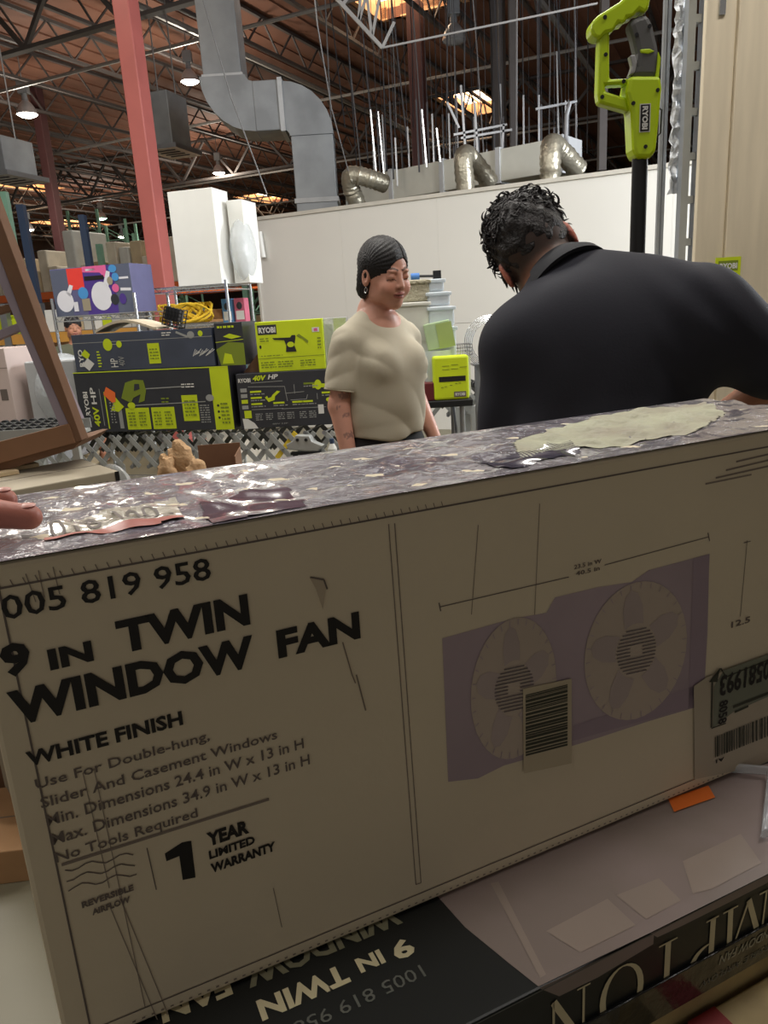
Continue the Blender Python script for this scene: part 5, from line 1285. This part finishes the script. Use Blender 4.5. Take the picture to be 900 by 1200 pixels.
# what he is working on: brown carton in front of him and an orange sliver
r, F = carton('opened_carton', 'brown carton in front of the man, glimpsed under his right arm', 'box', (MO.x - .34, 2.02, .0), 0, .44, .34, .86, M_KRAFTD)

# distant man in the aisle
dm = atY(86, 384, 8.0)
rm = thing('person', 'distant dark haired man whose head shows above the scuffed blue carton', 'person', (dm.x, 8.0, 0), .5)
zz = dm.z
def dman(P):
    q = [P[0], P[1], P[2] - zz]
    v = head_sdf(q, False); v = smin(v, cone(P, (0, .01, zz - .09), (0, .02, zz - .2), .055, .06), .03)
    v = smin(v, cone(P, (-.15, .02, zz - .25), (.15, .02, zz - .25), .07, .07), .05); v = smin(v, ell(P, (0, .02, zz - .45), (.17, .12, .28)), .06)
    for s in (-1, 1):
        v = smin(v, chain(P, [(s * .20, .02, zz - .26), (s * .24, .05, zz - .53), (s * .22, -.08, zz - .75)], (.055, .042, .03)), .03)
        v = smin(v, chain(P, [(s * .09, .02, zz - .68), (s * .1, .0, .42), (s * .1, .02, .08)], (.09, .06, .045)), .04); v = smin(v, chain(P, [(s * .1, .03, .045), (s * .1, -.12, .04)], (.045, .035)), .02)
    return v
def dcol(co):
    col = np.repeat(mbase[None], len(co), 0); q = [co[:, 0], co[:, 1], co[:, 2] - zz]; hd = q[2] > -.13
    c2 = head_color(q, mbase, col.copy(), np.array(S(150, 84, 76)[:3])); col[hd] = c2[hd]; return col
sdf_obj('body', dman, axis([(-.30, .30, .008)]), axis([(-.17, .2, .008)]), axis([(-.01, 1.1, .02), (1.1, 1.62, .006)]), skin_mat('skin_man', .5), rm, dcol)
def dhair(P):
    q = [P[0], P[1], P[2] - zz]; v = ell(q, (0, .016, .038), (.084, .104, .092)); v = smax(v, -ell(q, (0, -.12, -.05), (.09, .09, .10)), .01); v = smax(v, -.03 - q[2], .01)
    return v + .003 * np.sin(q[0] * 130) * np.sin(q[2] * 120 + q[1] * 90)
sdf_obj('hair', dhair, axis([(-.10, .10, .006)]), axis([(-.11, .14, .006)]), axis([(zz - .06, zz + .15, .006)]), M_HAIRM, rm)
def dshirt(P):
    v = cone(P, (-.15, .02, zz - .25), (.15, .02, zz - .25), .084, .084); v = smin(v, ell(P, (0, .02, zz - .45), (.19, .14, .30)), .06)
    for s in (-1, 1): v = smin(v, cone(P, (s * .19, .02, zz - .26), (s * .235, .045, zz - .46), .068, .062), .03)
    return smax(v, -cone(P, (0, .01, zz - .155), (0, .0, zz - .05), .062, .08), .01)
sdf_obj('shirt', dshirt, axis([(-.33, .33, .012)]), axis([(-.17, .2, .012)]), axis([(zz - .8, zz - .1, .012)]), mat('olive_shirt', (90, 92, 74), .8), rm)
# ------------------------------------------------------------------ foreground: white fan carton held on end of a stack
AZ = math.radians(65.7); rzF = PI / 2 - AZ
P0 = Vector((-.2311, .3831, .9565)); LF, TF, HF = .75, .18, .340
rF = thing('window_fan_carton', 'large white window fan carton with black lettering, held upright in front', 'box', P0, rzF)
MB().b(0, LF, 0, TF, 0, HF).build('carton_body', M_WHITECARD, rF, bevel=.003)
c, s = math.cos(rzF), math.sin(rzF)
F = Face(rF, LF, HF, o=P0, u=Vector((c, s, 0)), v=Vector((0, 0, 1)), eps=.0003)
T = F.tpx
T('1005 819 958', (-14, 727), (248, 680), (240, 655), M_INK, .012)
T('9', (4, 790), (39, 785), (38, 750), M_INK, .05); T('IN', (59, 784), (110, 772), (109, 749), M_INK, .045); T('TWIN', (140, 764), (293, 729), (289, 695), M_INK, .045)
T('WINDOW', (15, 848), (299, 778), (299, 743), M_INK, .045); T('FAN', (326, 770), (422, 745), (421, 715), M_INK, .045)
T('WHITE FINISH', (32, 894), (215, 851), (214, 835), M_INK, .035)
for t, p, q, h in (('Use For Double-hung,', (42, 922), (246, 868), 11), ('Slider And Casement Windows', (48, 944), (325, 867), 11), ('Min. Dimensions 24.4 in W x 13 in H', (55, 966), (356, 877), 12), ('Max. Dimensions 34.9 in W x 13 in H', (61, 988), (363, 896), 12), ('No Tools Required', (66, 1008), (232, 958), 11)):
    T(t, p, q, (q[0] - 1, q[1] - h), M_INKGREY, .012)
T('YEAR', (243, 990), (292, 975), (291, 960), M_INK, .05); T('LIMITED', (245, 1004), (299, 989), (298, 980), M_INK, .04); T('WARRANTY', (247, 1019), (323, 998), (322, 988), M_INK, .045)
T('REVERSIBLE', (96, 1061), (157, 1044), (157, 1037), M_INKGREY, .04); T('AIRFLOW', (108, 1070), (153, 1057), (153, 1050), M_INKGREY, .04)
def pl(pts, w, m, lay=1, nm='printed_line'):
    q = [F.px(*p) for p in pts]
    for a, b_ in zip(q, q[1:]): F.line(a, b_, w, m, nm, lay)
def pf(pts, m, nm='printed_panel', lay=0): F.poly([F.px(*p) for p in pts], m, nm, lay)
pl([(72, 1013), (315, 936)], .0022, M_INKSOFT)
for k in range(3): pl([(76 + i * 8 + k * 2, 1019 + k * 11 - i * 1.9 + 3 * math.sin(i * 1.3 + k)) for i in range(11)], .0008, M_INKGREY)
pl([(172, 993), (183, 1042)], .0007, M_INKGREY)
pl([(455, 614), (487, 1036)], .0008, M_INKSOFT); pl([(462, 613), (493, 1034)], .0008, M_INKSOFT); pl([(487, 1036), (493, 1034)], .0008, M_INKSOFT)
pf([(214, 1031), (229, 1028), (224, 985), (213, 987), (193, 1000), (195, 1009), (210, 1003)], M_INK, 'numeral');
# fold lines
F.line((0, HF - .0135), (LF, HF - .0135), .0013, M_INKGREY, 'fold_line'); F.line((0, .012), (LF, .012), .0009, M_INKGREY, 'fold_line'); F.line((.0165, 0), (.0165, HF), .0012, M_INKGREY, 'fold_line')
for i in range(110):
    x = .01 + i * .0064; F.line((x, .0045), (x + .0022, .0045), .0012, M_INKSOFT, 'perforation'); 
    if i < 46: F.line((x, HF - .0095), (x + .001, HF - .013), .0006, M_INKSOFT, 'perforation')
# dimension lines and picture
pl([(515, 711), (666, 676)], .0008, M_INKGREY); pl([(708, 662), (830, 629)], .0008, M_INKGREY); pl([(514, 706), (516, 716)], .001, M_INKGREY); pl([(829, 624), (831, 634)], .001, M_INKGREY)
pl([(875, 633), (867, 722)], .0006, M_INKGREY); pl([(871, 636), (879, 634)], .0008, M_INKGREY)
T('23.5 in W', (672, 667), (704, 659), (704, 654), M_INKGREY, .02); T('40.5 in', (674, 675), (702, 667), (702, 662), M_INKGREY, .02); T('12.5', (856, 735), (878, 729), (878, 722), M_INKGREY, .02)
M_PIC = mat('lilac_print', (170, 154, 162), .5, var=.16, vscale=6); M_PICG = mat('grille_print', (184, 170, 156), .5, var=.05); M_PICD = mat('lilac_shade', (154, 138, 150), .5); M_VENT = flat('vent_print', (104, 96, 98))
pf([(518, 748), (600, 725), (640, 718), (650, 700), (700, 688), (740, 682), (760, 668), (831, 649), (829, 740), (824, 826), (760, 845), (690, 868), (650, 880), (590, 897), (560, 912), (525, 916)], M_PIC)
pf([(812, 654), (831, 649), (824, 826), (806, 831)], M_PICD, lay=1)
pf([(670, 868), (824, 824), (824, 800), (672, 850)], M_PICD, lay=1)
for (cx, cy, rx, ry) in ((601, 806, 50, 82), (744, 762, 60, 80)):
    P_ = lambda a, k=1.: (cx + k * rx * math.cos(a), cy + k * ry * math.sin(a) - k * rx * math.cos(a) * .25)
    pf([P_(2 * PI * i / 36) for i in range(36)], M_PICG, 'fan_picture', 2)
    for kk in (.62,):
        for q in range(5):
            a0 = q * 2 * PI / 5 + .4; pf([P_(a0 + .9 * j / 6, .42 + .48 * math.sin(PI * j / 6)) for j in range(7)] + [P_(a0 + .9 * (6 - j) / 6, .40) for j in range(7)], mat('blade_print', (174, 160, 156), .5), 'fan_picture', 3)
    for j in range(30):
        a = 2 * PI * j / 30; pl([P_(a, .90), P_(a, .985)], .0008, M_PIC, 4, 'grille_line')
    for j in range(-6, 7):
        w = math.sqrt(max(0, 1 - (j / 7) ** 2)) * 23; y = cy + j * 4.1
        segs = ((-w, -7), (7, w)) if abs(j) < 2 else ((-w, w),)
        for a, b_ in segs: pl([(cx + a, y - a * .22), (cx + b_, y - b_ * .22)], .0011, M_VENT, 5, 'vent_slot')
# barcode sticker
M_STK = mat('sticker_paper', (184, 172, 146), .5, var=.04); M_BAR = flat('bar_green_black', (56, 58, 46))
pf([(611, 806), (668, 794), (668, 893), (612, 905)], M_STK, 'sticker', 6)
rnd = random.Random(4); y = 0.
while y < .94:
    w = rnd.uniform(.008, .045); 
    def L4(a, b_): return (614 + (663 - 614) * a, 813 + (890 - 813) * b_ - a * 12.5)
    pf([L4(0, y), L4(1, y), L4(1, min(.97, y + w)), L4(0, min(.97, y + w))], M_BAR, 'barcode', 7); y += w + rnd.uniform(.006, .022)
# shipping label at the right
pf([(811, 803), (827, 792), (905, 765), (905, 893), (812, 912)], mat('label_paper', (176, 166, 146), .5), 'sticker', 6)
pf([(834, 803), (846, 784), (905, 763), (905, 812), (857, 833), (833, 852)], mat('grey_green_label', (118, 122, 106), .5), 'sticker', 7)
pl([(830, 798), (842, 782), (848, 792), (905, 769)], .0016, M_BAR, 8); pl([(832, 798), (831, 851)], .0022, M_BAR, 8); pl([(831, 852), (848, 846)], .0012, M_BAR, 8); pf([(828, 798), (841, 781), (838, 798)], M_BAR, 'printed_panel', 8)
a = F.px(840, 815); b_ = F.px(912, 790); F.text('100581993', a[0], b_[0], (a[1] + b_[1]) / 2, .021, M_INK, lay=9, rot=180, bold=.03)
a = F.px(839, 846); b_ = F.px(851, 812); F.text('8058', a[0], b_[0], a[1] - .002, abs(b_[1] - a[1]) * .9, M_INK, lay=9, rot=-90, bold=.03)
pl([(856, 827), (905, 808)], .003, M_BAR, 9); pl([(858, 833), (874, 826)], .0022, M_BAR, 9)
x = 835.
while x < 903:
    w = rnd.uniform(.7, 2.6); y0 = 862 - (x - 835) * .40; pf([(x, y0), (x + w, y0 - w * .4), (x + w, y0 + 24 - w * .4), (x, y0 + 24)], M_BAR, 'barcode', 9); x += w + rnd.uniform(.7, 2.)
a = F.px(836, 893); b_ = F.px(846, 884); F.text('A1', a[0], b_[0], a[1], abs(b_[1] - a[1]) * .8, M_INK, lay=9, rot=180, bold=.03)
# faint lines at the top right, scuffs
for i, (p, q) in enumerate((((838, 560), (905, 545)), ((850, 551), (905, 538)), ((862, 541), (905, 531)), ((826, 567), (880, 556)))):
    pl([p, q], .0016, M_INKSOFT if i < 3 else mat('fainter_ink', (140, 128, 116), .6))
M_SCUF = mat('scuff_grey', (128, 116, 104), .8)
pf([(362, 676), (379, 677), (382, 688), (378, 714), (370, 690)], mat('scuff_light', (182, 168, 146), .8), 'scuff_mark', 1); pl([(363, 676), (379, 679), (383, 690)], .0012, M_INKGREY, 2, 'scuff_mark')
pl([(401, 752), (412, 790), (416, 800)], .0009, M_SCUF, 2, 'scuff_mark'); pl([(417, 790), (428, 832)], .0011, M_SCUF, 2, 'scuff_mark')
for (p, q) in (((97, 905), (128, 1040)), ((110, 900), (170, 1180)), ((128, 1060), (185, 1196)), ((140, 1050), (200, 1196)), ((320, 1040), (330, 1086)), ((30, 672), (42, 705)), ((45, 668), (52, 700)), ((62, 664), (70, 696)), ((560, 615), (552, 720)), ((632, 590), (626, 720))): pl([p, q], .0006, mat('fainter_ink', (140, 128, 116), .6), 1, 'scuff_mark')
F.done()
# top: shiny clear tape, wrinkled, over grey-violet print
ntm = MB(); NX, NY = 90, 18; rnd = np.random.RandomState(3); vs = []; fs = []
for i in range(NX + 1):
    for j in range(NY + 1):
        x = LF * i / NX; y = -.001 + (TF + .002) * j / NY; e = min(1, j / 2, (NY - j) / 2)
        z = HF + .0009 + e * (.0012 * math.sin(x * 90 + y * 160) + .0012 * math.sin(x * 37 - y * 110 + 2) + .0008 * math.sin(x * 210 + 40 * y)) + .0010
        vs.append((x, y, z))
for i in range(NX):
    for j in range(NY): o_ = i * (NY + 1) + j; fs.append((o_, o_ + 1, o_ + NY + 2, o_ + NY + 1))
mt = mat('taped_top', (156, 152, 156), .2, rgb2=(88, 80, 100), vscale=6, bump=.6, bscale=30, coat=1., spec=.7, stretch=(1, 1.6, 1))
ntm.add(vs, fs).build('packing_tape', mt, rF, smooth=True)['label'] = 'shiny wrinkled clear tape over grey print'
def topq(pts):
    return [(lambda q: ((q - P0).dot(F.u), (q - P0).dot(Vector((-s, c, 0)))))(atZ(px, py, P0.z + HF + .004)) for px, py in pts]
def wavez(x, y):
    j = (y + .001) / (TF + .002) * NY; e = max(0, min(1, j / 2, (NY - j) / 2))
    return HF + .0019 + e * (.0012 * math.sin(x * 90 + y * 160) + .0012 * math.sin(x * 37 - y * 110 + 2) + .0008 * math.sin(x * 210 + 40 * y))
def toppatch(pts, m, nm, z=.0003, st=.0025):
    Q = [(min(max(x, .001), LF - .001), min(max(y, .001), TF - .001)) for x, y in topq(pts)]
    def ins(x, y):
        r_ = False
        for (x1, y1), (x2, y2) in zip(Q, Q[1:] + Q[:1]):
            if (y1 > y) != (y2 > y) and x < (x2 - x1) * (y - y1) / (y2 - y1) + x1: r_ = not r_
        return r_
    x0 = min(q_[0] for q_ in Q); x1 = max(q_[0] for q_ in Q); y0 = min(q_[1] for q_ in Q); y1 = max(q_[1] for q_ in Q); mb = MB()
    for i in range(int((x1 - x0) / st) + 1):
        for j in range(int((y1 - y0) / st) + 1):
            x = x0 + i * st; y = y0 + j * st
            if ins(x + st / 2, y + st / 2): mb.face([(a_, b_, wavez(a_, b_) + z + .0005) for a_, b_ in ((x, y), (x + st, y), (x + st, y + st), (x, y + st))])
    mb.build(nm, m, rF, smooth=True)
mlab = mat('glossy_label', (196, 190, 174), .2, var=.12, vscale=30, coat=1., bump=.5, bscale=60)
toppatch([(55, 612), (205, 580), (214, 604), (52, 632)], mlab, 'taped_label'); toppatch([(52, 629), (214, 601), (215, 605), (52, 634)], mat('red_line', (176, 96, 84), .4), 'label_line', .0005)
toppatch([(600, 517), (700, 485), (826, 470), (850, 482), (815, 505), (690, 524), (610, 532)], mat('greenish_label', (176, 178, 150), .5, rgb2=(150, 142, 122), vscale=12, bump=.3, bscale=60), 'taped_label')
toppatch([(560, 540), (668, 512), (680, 528), (600, 548)], mat('dark_violet_patch', (56, 50, 72), .25, coat=1.), 'printed_patch')
toppatch([(232, 590), (330, 566), (360, 590), (250, 612)], mat('plum_patch', (92, 68, 84), .25, coat=1.), 'printed_patch')
q = topq([(62, 628), (205, 602)]); tm = text_mb('018 1001', 0, 1, 0, 1, 0, .0)
dx = Vector((q[1][0] - q[0][0], q[1][1] - q[0][1])); nrm = Vector((-dx.y, dx.x)).normalized() * .038
MB().add([(q[0][0] + v[0] * dx.x + v[2] * nrm.x, q[0][1] + v[0] * dx.y + v[2] * nrm.y + .004, wavez(q[0][0] + v[0] * dx.x + v[2] * nrm.x, q[0][1] + v[0] * dx.y + v[2] * nrm.y + .004) + .0012) for v in tm.v], tm.f).build('lettering', M_INKGREY, rF)

# ------------------------------------------------------------------ black fan carton lying under it, lettering upside down
ZB = .9545; uF = Vector((c, s, 0)); nF = Vector((-s, c, 0))
dfront = -.105
PB = Vector((P0.x, P0.y, 0)) + uF * .03 + nF * dfront; TB = .37; LB_ = .78; HB_ = .086
M_BLK = mat('black_card', (30, 33, 33), .38, var=.15, vscale=5); M_CREAM = mat('cream_ink', (206, 196, 160), .5); M_DIMT = mat('dim_ink', (98, 100, 94), .5)
rK = thing('black_fan_carton', 'black fan carton lying under the white one, its lettering upside down', 'box', (PB.x, PB.y, ZB - HB_), rzF)
MB().b(0, LB_, 0, TB, 0, HB_).build('carton_body', M_BLK, rK, bevel=.002)
def bq(px, py): q = atZ(px, py, ZB) - Vector((PB.x, PB.y, ZB)); return (q.dot(uF), q.dot(nF))
def tpoly(pts, m, nm, z=.0004, raw=False): MB().face([(x, y, HB_ + z) for x, y in (pts if raw else [bq(*p) for p in pts])]).build(nm, m, rK)
M_LIL = mat('lilac_panel', (146, 130, 128), .5, rgb2=(130, 117, 110), vscale=7)
tpoly([(512, 1050), (545, 1087), (600, 1132), (631, 1156.5), (691, 1127.5), (762, 1093.5), (811, 1069), (900, 1024.5), (1000, 975), (1000, 870), (760, 930)], M_LIL, 'printed_picture')
M_LIL2 = mat('lilac_light', (152, 137, 126), .5, rgb2=(144, 130, 120), vscale=9)
tpoly([(640, 1092), (712, 1054), (745, 1085), (680, 1117)], M_LIL2, 'printed_panel', .0007); tpoly([(800, 1010), (868, 978), (892, 1012), (835, 1042), (812, 1048)], M_LIL2, 'printed_panel', .0007); tpoly([(722, 1050), (772, 1030), (798, 1056), (757, 1078)], M_LIL2, 'printed_panel', .0007)
tpoly([(575, 1036), (584, 1034), (640, 1143), (633, 1147)], M_LIL2, 'printed_panel', .0008)
def btext(t, p0, p1, pn, m, bold=0., dz=.0006):
    a = bq(*p0); b_ = bq(*p1); hm = b_[1] - bq(*pn)[1]           # far edge of the upside down line, and a point on its near edge
    mb = text_mb(t, 0, 1, 0, 1, 0, bold); x0, x1 = a[0], b_[0]; y0 = (a[1] + b_[1]) / 2
    MB().add([(x1 - v[0] * (x1 - x0), y0 - v[2] * hm, HB_ + dz) for v in mb.v], mb.f).build('lettering', m, rK)
btext('1005 819 958', (340, 1196), (494, 1135), (496, 1152), M_DIMT, .0)
btext('TWIN', (300, 1175), (402, 1131), (406, 1154), M_CREAM, .04); btext('IN', (416, 1127), (444, 1113), (447, 1130), M_CREAM, .04); btext('9', (456, 1110), (478, 1099), (481, 1120), M_CREAM, .04)
btext('WINDOW', (286, 1139), (460, 1062), (463, 1084), mat('olive_cream', (134, 132, 108), .5), .04); btext('FAN', (186, 1174), (268, 1148), (271, 1171), M_CREAM, .04)
# front face: picture wraps over the fold, big serif line upside down, cut by a dark strap
FB = Face(rK, LB_, HB_, o=Vector((PB.x, PB.y, ZB - HB_)), u=uF, v=Vector((0, 0, 1)), eps=.0004)
FP = lambda pts: [FB.px(*p) for p in pts]
FB.poly(FP([(631, 1157.5), (655, 1167), (700, 1145), (765, 1106), (768, 1098), (762, 1094.5)][:4] + [(766, 1094)]), M_LIL, 'printed_picture')
FB.poly(FP([(762, 1093.5), (770, 1098), (800, 1084), (830, 1069), (862, 1053), (905, 1031), (905, 1022.5)]), M_LIL, 'printed_picture')
FB.line((0, HB_ - .0012), (LB_, HB_ - .0012), .0008, M_DIMT)
topl = lambda x: 1160 - (x - 690) * .572
for ch, xa, xb in (('N', 641, 690), ('O', 704, 753), ('T', 764, 800), ('P', 810, 842), ('M', 850, 903), ('A', 908, 950), ('H', 958, 1005)):
    qa = FB.px(xa, topl(xa)); qb = FB.px(xb, topl(xb)); x0, x1 = qa[0], qb[0]; w = x1 - x0; yb = HB_ - .0175; h = .052; tk = .0058; tn = .0021
    def st(p, q, t):
        FB.line((x1 - p[0] * w, yb - p[1] * h), (x1 - q[0] * w, yb - q[1] * h), t, M_CREAM, 'lettering', 1)
    def ser(x, y): st((x - .16, y), (x + .16, y), .0014)
    def ring(cx, cy, rx, rz, a0, a1, tmax, n=28):
        for i in range(n):
            t0 = a0 + (a1 - a0) * i / n; t1 = a0 + (a1 - a0) * (i + 1) / n; P4 = []
            for t, sg in ((t0, 1), (t1, 1), (t1, -1), (t0, -1)):
                th_ = (.0011 + (tmax - .0011) * abs(math.cos(t)) ** 1.3) * .5 * sg
                P4.append((x1 - (cx + rx * math.cos(t)) * w - math.cos(t) * th_, yb - (cy + rz * math.sin(t)) * h - math.sin(t) * th_))
            FB.poly(P4, M_CREAM, 'lettering', 1)
    if ch == 'N': st((.14, 0), (.14, 1), tn); st((.14, 1), (.86, 0), tk); st((.86, 0), (.86, 1), tn); ser(.14, 0); ser(.1, 1); ser(.86, 1)
    elif ch == 'T': st((.5, 0), (.5, 1), tk); st((0, 1), (1, 1), .002); st((.2, 0), (.8, 0), .0014)
    elif ch == 'H': st((.18, 0), (.18, 1), tk); st((.82, 0), (.82, 1), tk); st((.18, .5), (.82, .5), tn); ser(.18, 0); ser(.82, 0); ser(.18, 1); ser(.82, 1)
    elif ch == 'A': st((.05, 0), (.5, 1), tn); st((.5, 1), (.92, 0), tk); st((.22, .33), (.78, .33), .0016); ser(.05, 0); ser(.92, 0)
    elif ch == 'M': st((.1, 0), (.14, 1), tn); st((.14, 1), (.5, 0), tk); st((.5, 0), (.86, 1), tn); st((.86, 1), (.9, 0), tk); ser(.1, 0); ser(.9, 0)
    elif ch == 'P': st((.22, 0), (.22, 1), tk); st((.02, 0), (.48, 0), .0014); ring(.25, .72, .66, .27, -PI / 2, PI / 2, tk)
    elif ch == 'O': ring(.5, .5, .46, .5, 0, 2 * PI, tk)
MB().b(0, LB_, -.0032, .0, 0, HB_ - .0505).build('black_strap', mat('black_film', (24, 26, 26), .25, coat=.5, bump=.3, bscale=30), rK, bevel=.0008)
FB.eps = .0034
a = FB.px(835, 1165); b_ = FB.px(935, 1108)
FB.text('9 IN TWIN WINDOW FAN', a[0], b_[0] + .02, .0215, .0085, mat('pale_ink', (150, 148, 130), .5), lay=.1, rot=180, bold=.02, shear=.3); FB.text('REVERSIBLE AIRFLOW', a[0] - .02, b_[0] - .02, .008, .006, M_DIMT, lay=.1, rot=180, shear=.3)
FB.done()
# orange sticker and clear film lying on it
tpoly([(783, 938), (830, 922), (838, 936), (790, 953)], mat('orange_paper', (226, 112, 28), .5), 'orange_sticker', .0016)
mb = text_mb('SALE', 0, 1, 0, 1, 0, .02); 
m = MB(); q = [bq(848, 905), bq(905, 900), bq(930, 960), bq(895, 985), bq(870, 940)]
m.tube([(q[0][0], q[0][1], HB_ + .006), (q[0][0] + .03, q[0][1] - .03, HB_ + .009), (q[3][0], q[3][1], HB_ + .007), (q[2][0] + .03, q[2][1] - .02, HB_ + .006)], .005, 8).build('film_fold', M_FILM, rK, smooth=True)

# ------------------------------------------------------------------ more cartons and the packing cart beneath
r, F3 = carton('tan_carton', 'tan carton with a red stripe at the bottom of the foreground stack', 'box', Vector((PB.x, PB.y, ZB - HB_ - .132)) + uF * .10 + nF * .004, rzF, .70, .40, .13, mat('straw_card', (176, 156, 110), .6, rgb2=(136, 120, 84), vscale=14), tape=None)
g = Vector((0, 0, 0))
r2 = thing('striped_box', 'straw coloured box with red stripe jutting out under the black carton', 'box', Vector((PB.x, PB.y, ZB - HB_ - .045)) + uF * .40 - nF * .075, rzF)
MB().b(0, .30, 0, .074, -.05, .02).build('carton_body', mat('straw_card', (176, 156, 110), .6), r2, bevel=.002); MB().b(.02, .05, -.0006, .0742, -.051, .0207).build('red_stripe', mat('deep_red', (126, 26, 30), .5), r2)
ct = thing('packing_cart', 'grey packing cart carrying the foreground cartons', 'cart', Vector((PB.x, PB.y, 0)) + uF * .12 + nF * -.10, rzF)
zt = ZB - HB_ - .134
MB().b(0, .66, 0, .52, zt - .03, zt).build('cart_top', M_STEEL, ct, bevel=.004)
for x in (.03, .63):
    for y in (.03, .49): MB().b(x - .015, x + .015, y - .015, y + .015, .08, zt - .03).build('leg', M_STEEL, ct); MB().cyl((x, y - .012, .04), (x, y + .012, .04), .04, 14).build('caster', M_BLACKPL, ct)
MB().b(.0, .66, .0, .52, .2, .22).build('lower_shelf', M_STEEL, ct)
# things on the floor at the far lower left
p = atZ(30, 1052, 0); o = carton('floor_carton', 'brown carton on the floor at the lower left corner', 'box', (p.x - .42, p.y + .02, 0), .1, .42, .30, .10, M_KRAFT)

# ------------------------------------------------------------------ the photographer's left hand steadying the carton
M_SKH = skin_mat('skin_hand', .45)
hb = np.array(S(176, 112, 98)[:3])
tipI = np.array(atZ(34, 606, P0.z + HF + .012)); tipM = np.array(atZ(6, 586, P0.z + HF + .012)); 
fd = np.array([.93, .36, .0]); fd = fd / np.linalg.norm(fd); sdv = np.array([-fd[1], fd[0], 0])
def fing(P, tip, L_, r_):
    a = tip; b_ = tip - fd * L_ * .28 + np.array([0, 0, .006]); c_ = tip - fd * L_ * .62 + np.array([0, 0, .009]); d_ = tip - fd * L_ * 1.02 + np.array([0, 0, .002])
    return smin(smin(cone(P, a, b_, r_ * .86, r_), cone(P, b_, c_, r_, r_ * 1.02), .003), cone(P, c_, d_, r_ * 1.02, r_ * 1.12), .003)
tips = [(tipI, .078, .0092), (tipI + sdv * .021 + fd * .004 if False else tipM, .080, .0092)]
d2 = tipM - tipI; tipR = tipM + sdv * .018 - fd * .012; tipP = tipR + sdv * .016 - fd * .020
tips += [(tipR, .072, .0086), (tipP, .058, .0078)]
kn = tipI - fd * .082; pal = kn + np.array([0, 0, .0]) + sdv * .028 - fd * .045
def hnd(P):
    v = None
    for t, l, r_ in tips:
        f_ = fing(P, t, l, r_); base_ = t - fd * l * 1.02 + np.array([0, 0, .002]); m2 = cone(P, base_, pal - fd * .03 + (base_ - pal) * .15, .0125, .017)
        f_ = smin(f_, m2, .006); v = f_ if v is None else smin(v, f_, .003)
    v = smin(v, ell(P, pal, (.030, .036, .016)), .02)
    w_ = pal - fd * .075 + np.array([0, 0, -.012]); v = smin(v, cone(P, pal - fd * .03, w_, .026, .025), .02); v = smin(v, cone(P, w_, w_ + np.array([-.20, -.10, -.14]), .027, .038), .02)
    tb = pal - sdv * .026 - fd * .02 + np.array([0, 0, -.006]); t1 = tb + fd * .030 - sdv * .022 + np.array([0, 0, -.012]); t2 = t1 + fd * .030 + np.array([0, 0, -.018]) - sdv * .004; t3 = t2 + fd * .022 + np.array([0, 0, -.014])
    v = smin(v, cone(P, tb, t1, .016, .0125), .01); v = smin(v, cone(P, t1, t2, .012, .0105), .004); v = smin(v, cone(P, t2, t3, .0105, .009), .004)
    return v
lo = np.minimum(tipI, pal) - .30; 
hr = thing('hand', 'reddish hand with fingertips resting on the taped top at the left edge', 'hand', Vector(tipI), 0)
def hnd_l(P): return hnd([P[0] + tipI[0], P[1] + tipI[1], P[2] + tipI[2]])
hcol = lambda co: np.repeat(hb[None], len(co), 0)
sdf_obj('hand_skin', hnd_l, axis([(-.46, -.18, .005), (-.18, .03, .0018)]), axis([(-.26, -.06, .005), (-.06, .10, .0018)]), axis([(-.22, -.05, .005), (-.05, .04, .0018)]), M_SKH, hr, hcol)
for t, l, r_ in tips[:2]:
    tt = Vector(t - tipI); MB().ball(tt + Vector((-.001, 0, r_ * .80)), (.0065, .0055, .0016), 12, 6).build('fingernail', mat('nail', (206, 150, 140), .3), hr, smooth=True)

for o in SC.objects:
    if o.type == 'MESH' and o.parent and o.name.split('.')[0] in ('small_print', 'barcode', 'perforation', 'vent_slot', 'grille_line', 'scuff_mark', 'printed_line', 'fold_line'): o['kind'] = 'stuff'

w0 = Vector(pal - fd * .075 + np.array([0, 0, -.012]) - tipI); w1 = w0 + Vector((-.20, -.10, -.14))
MB().tube([w0.lerp(w1, t) for t in (.45, .48, .7, .9, 1.12, 1.5, 1.52)], [.040, .044, .045, .048, .052, .060, .03], 18).build('sleeve', mat('dark_sleeve', (38, 40, 46), .8, bump=.1), hr, smooth=True)
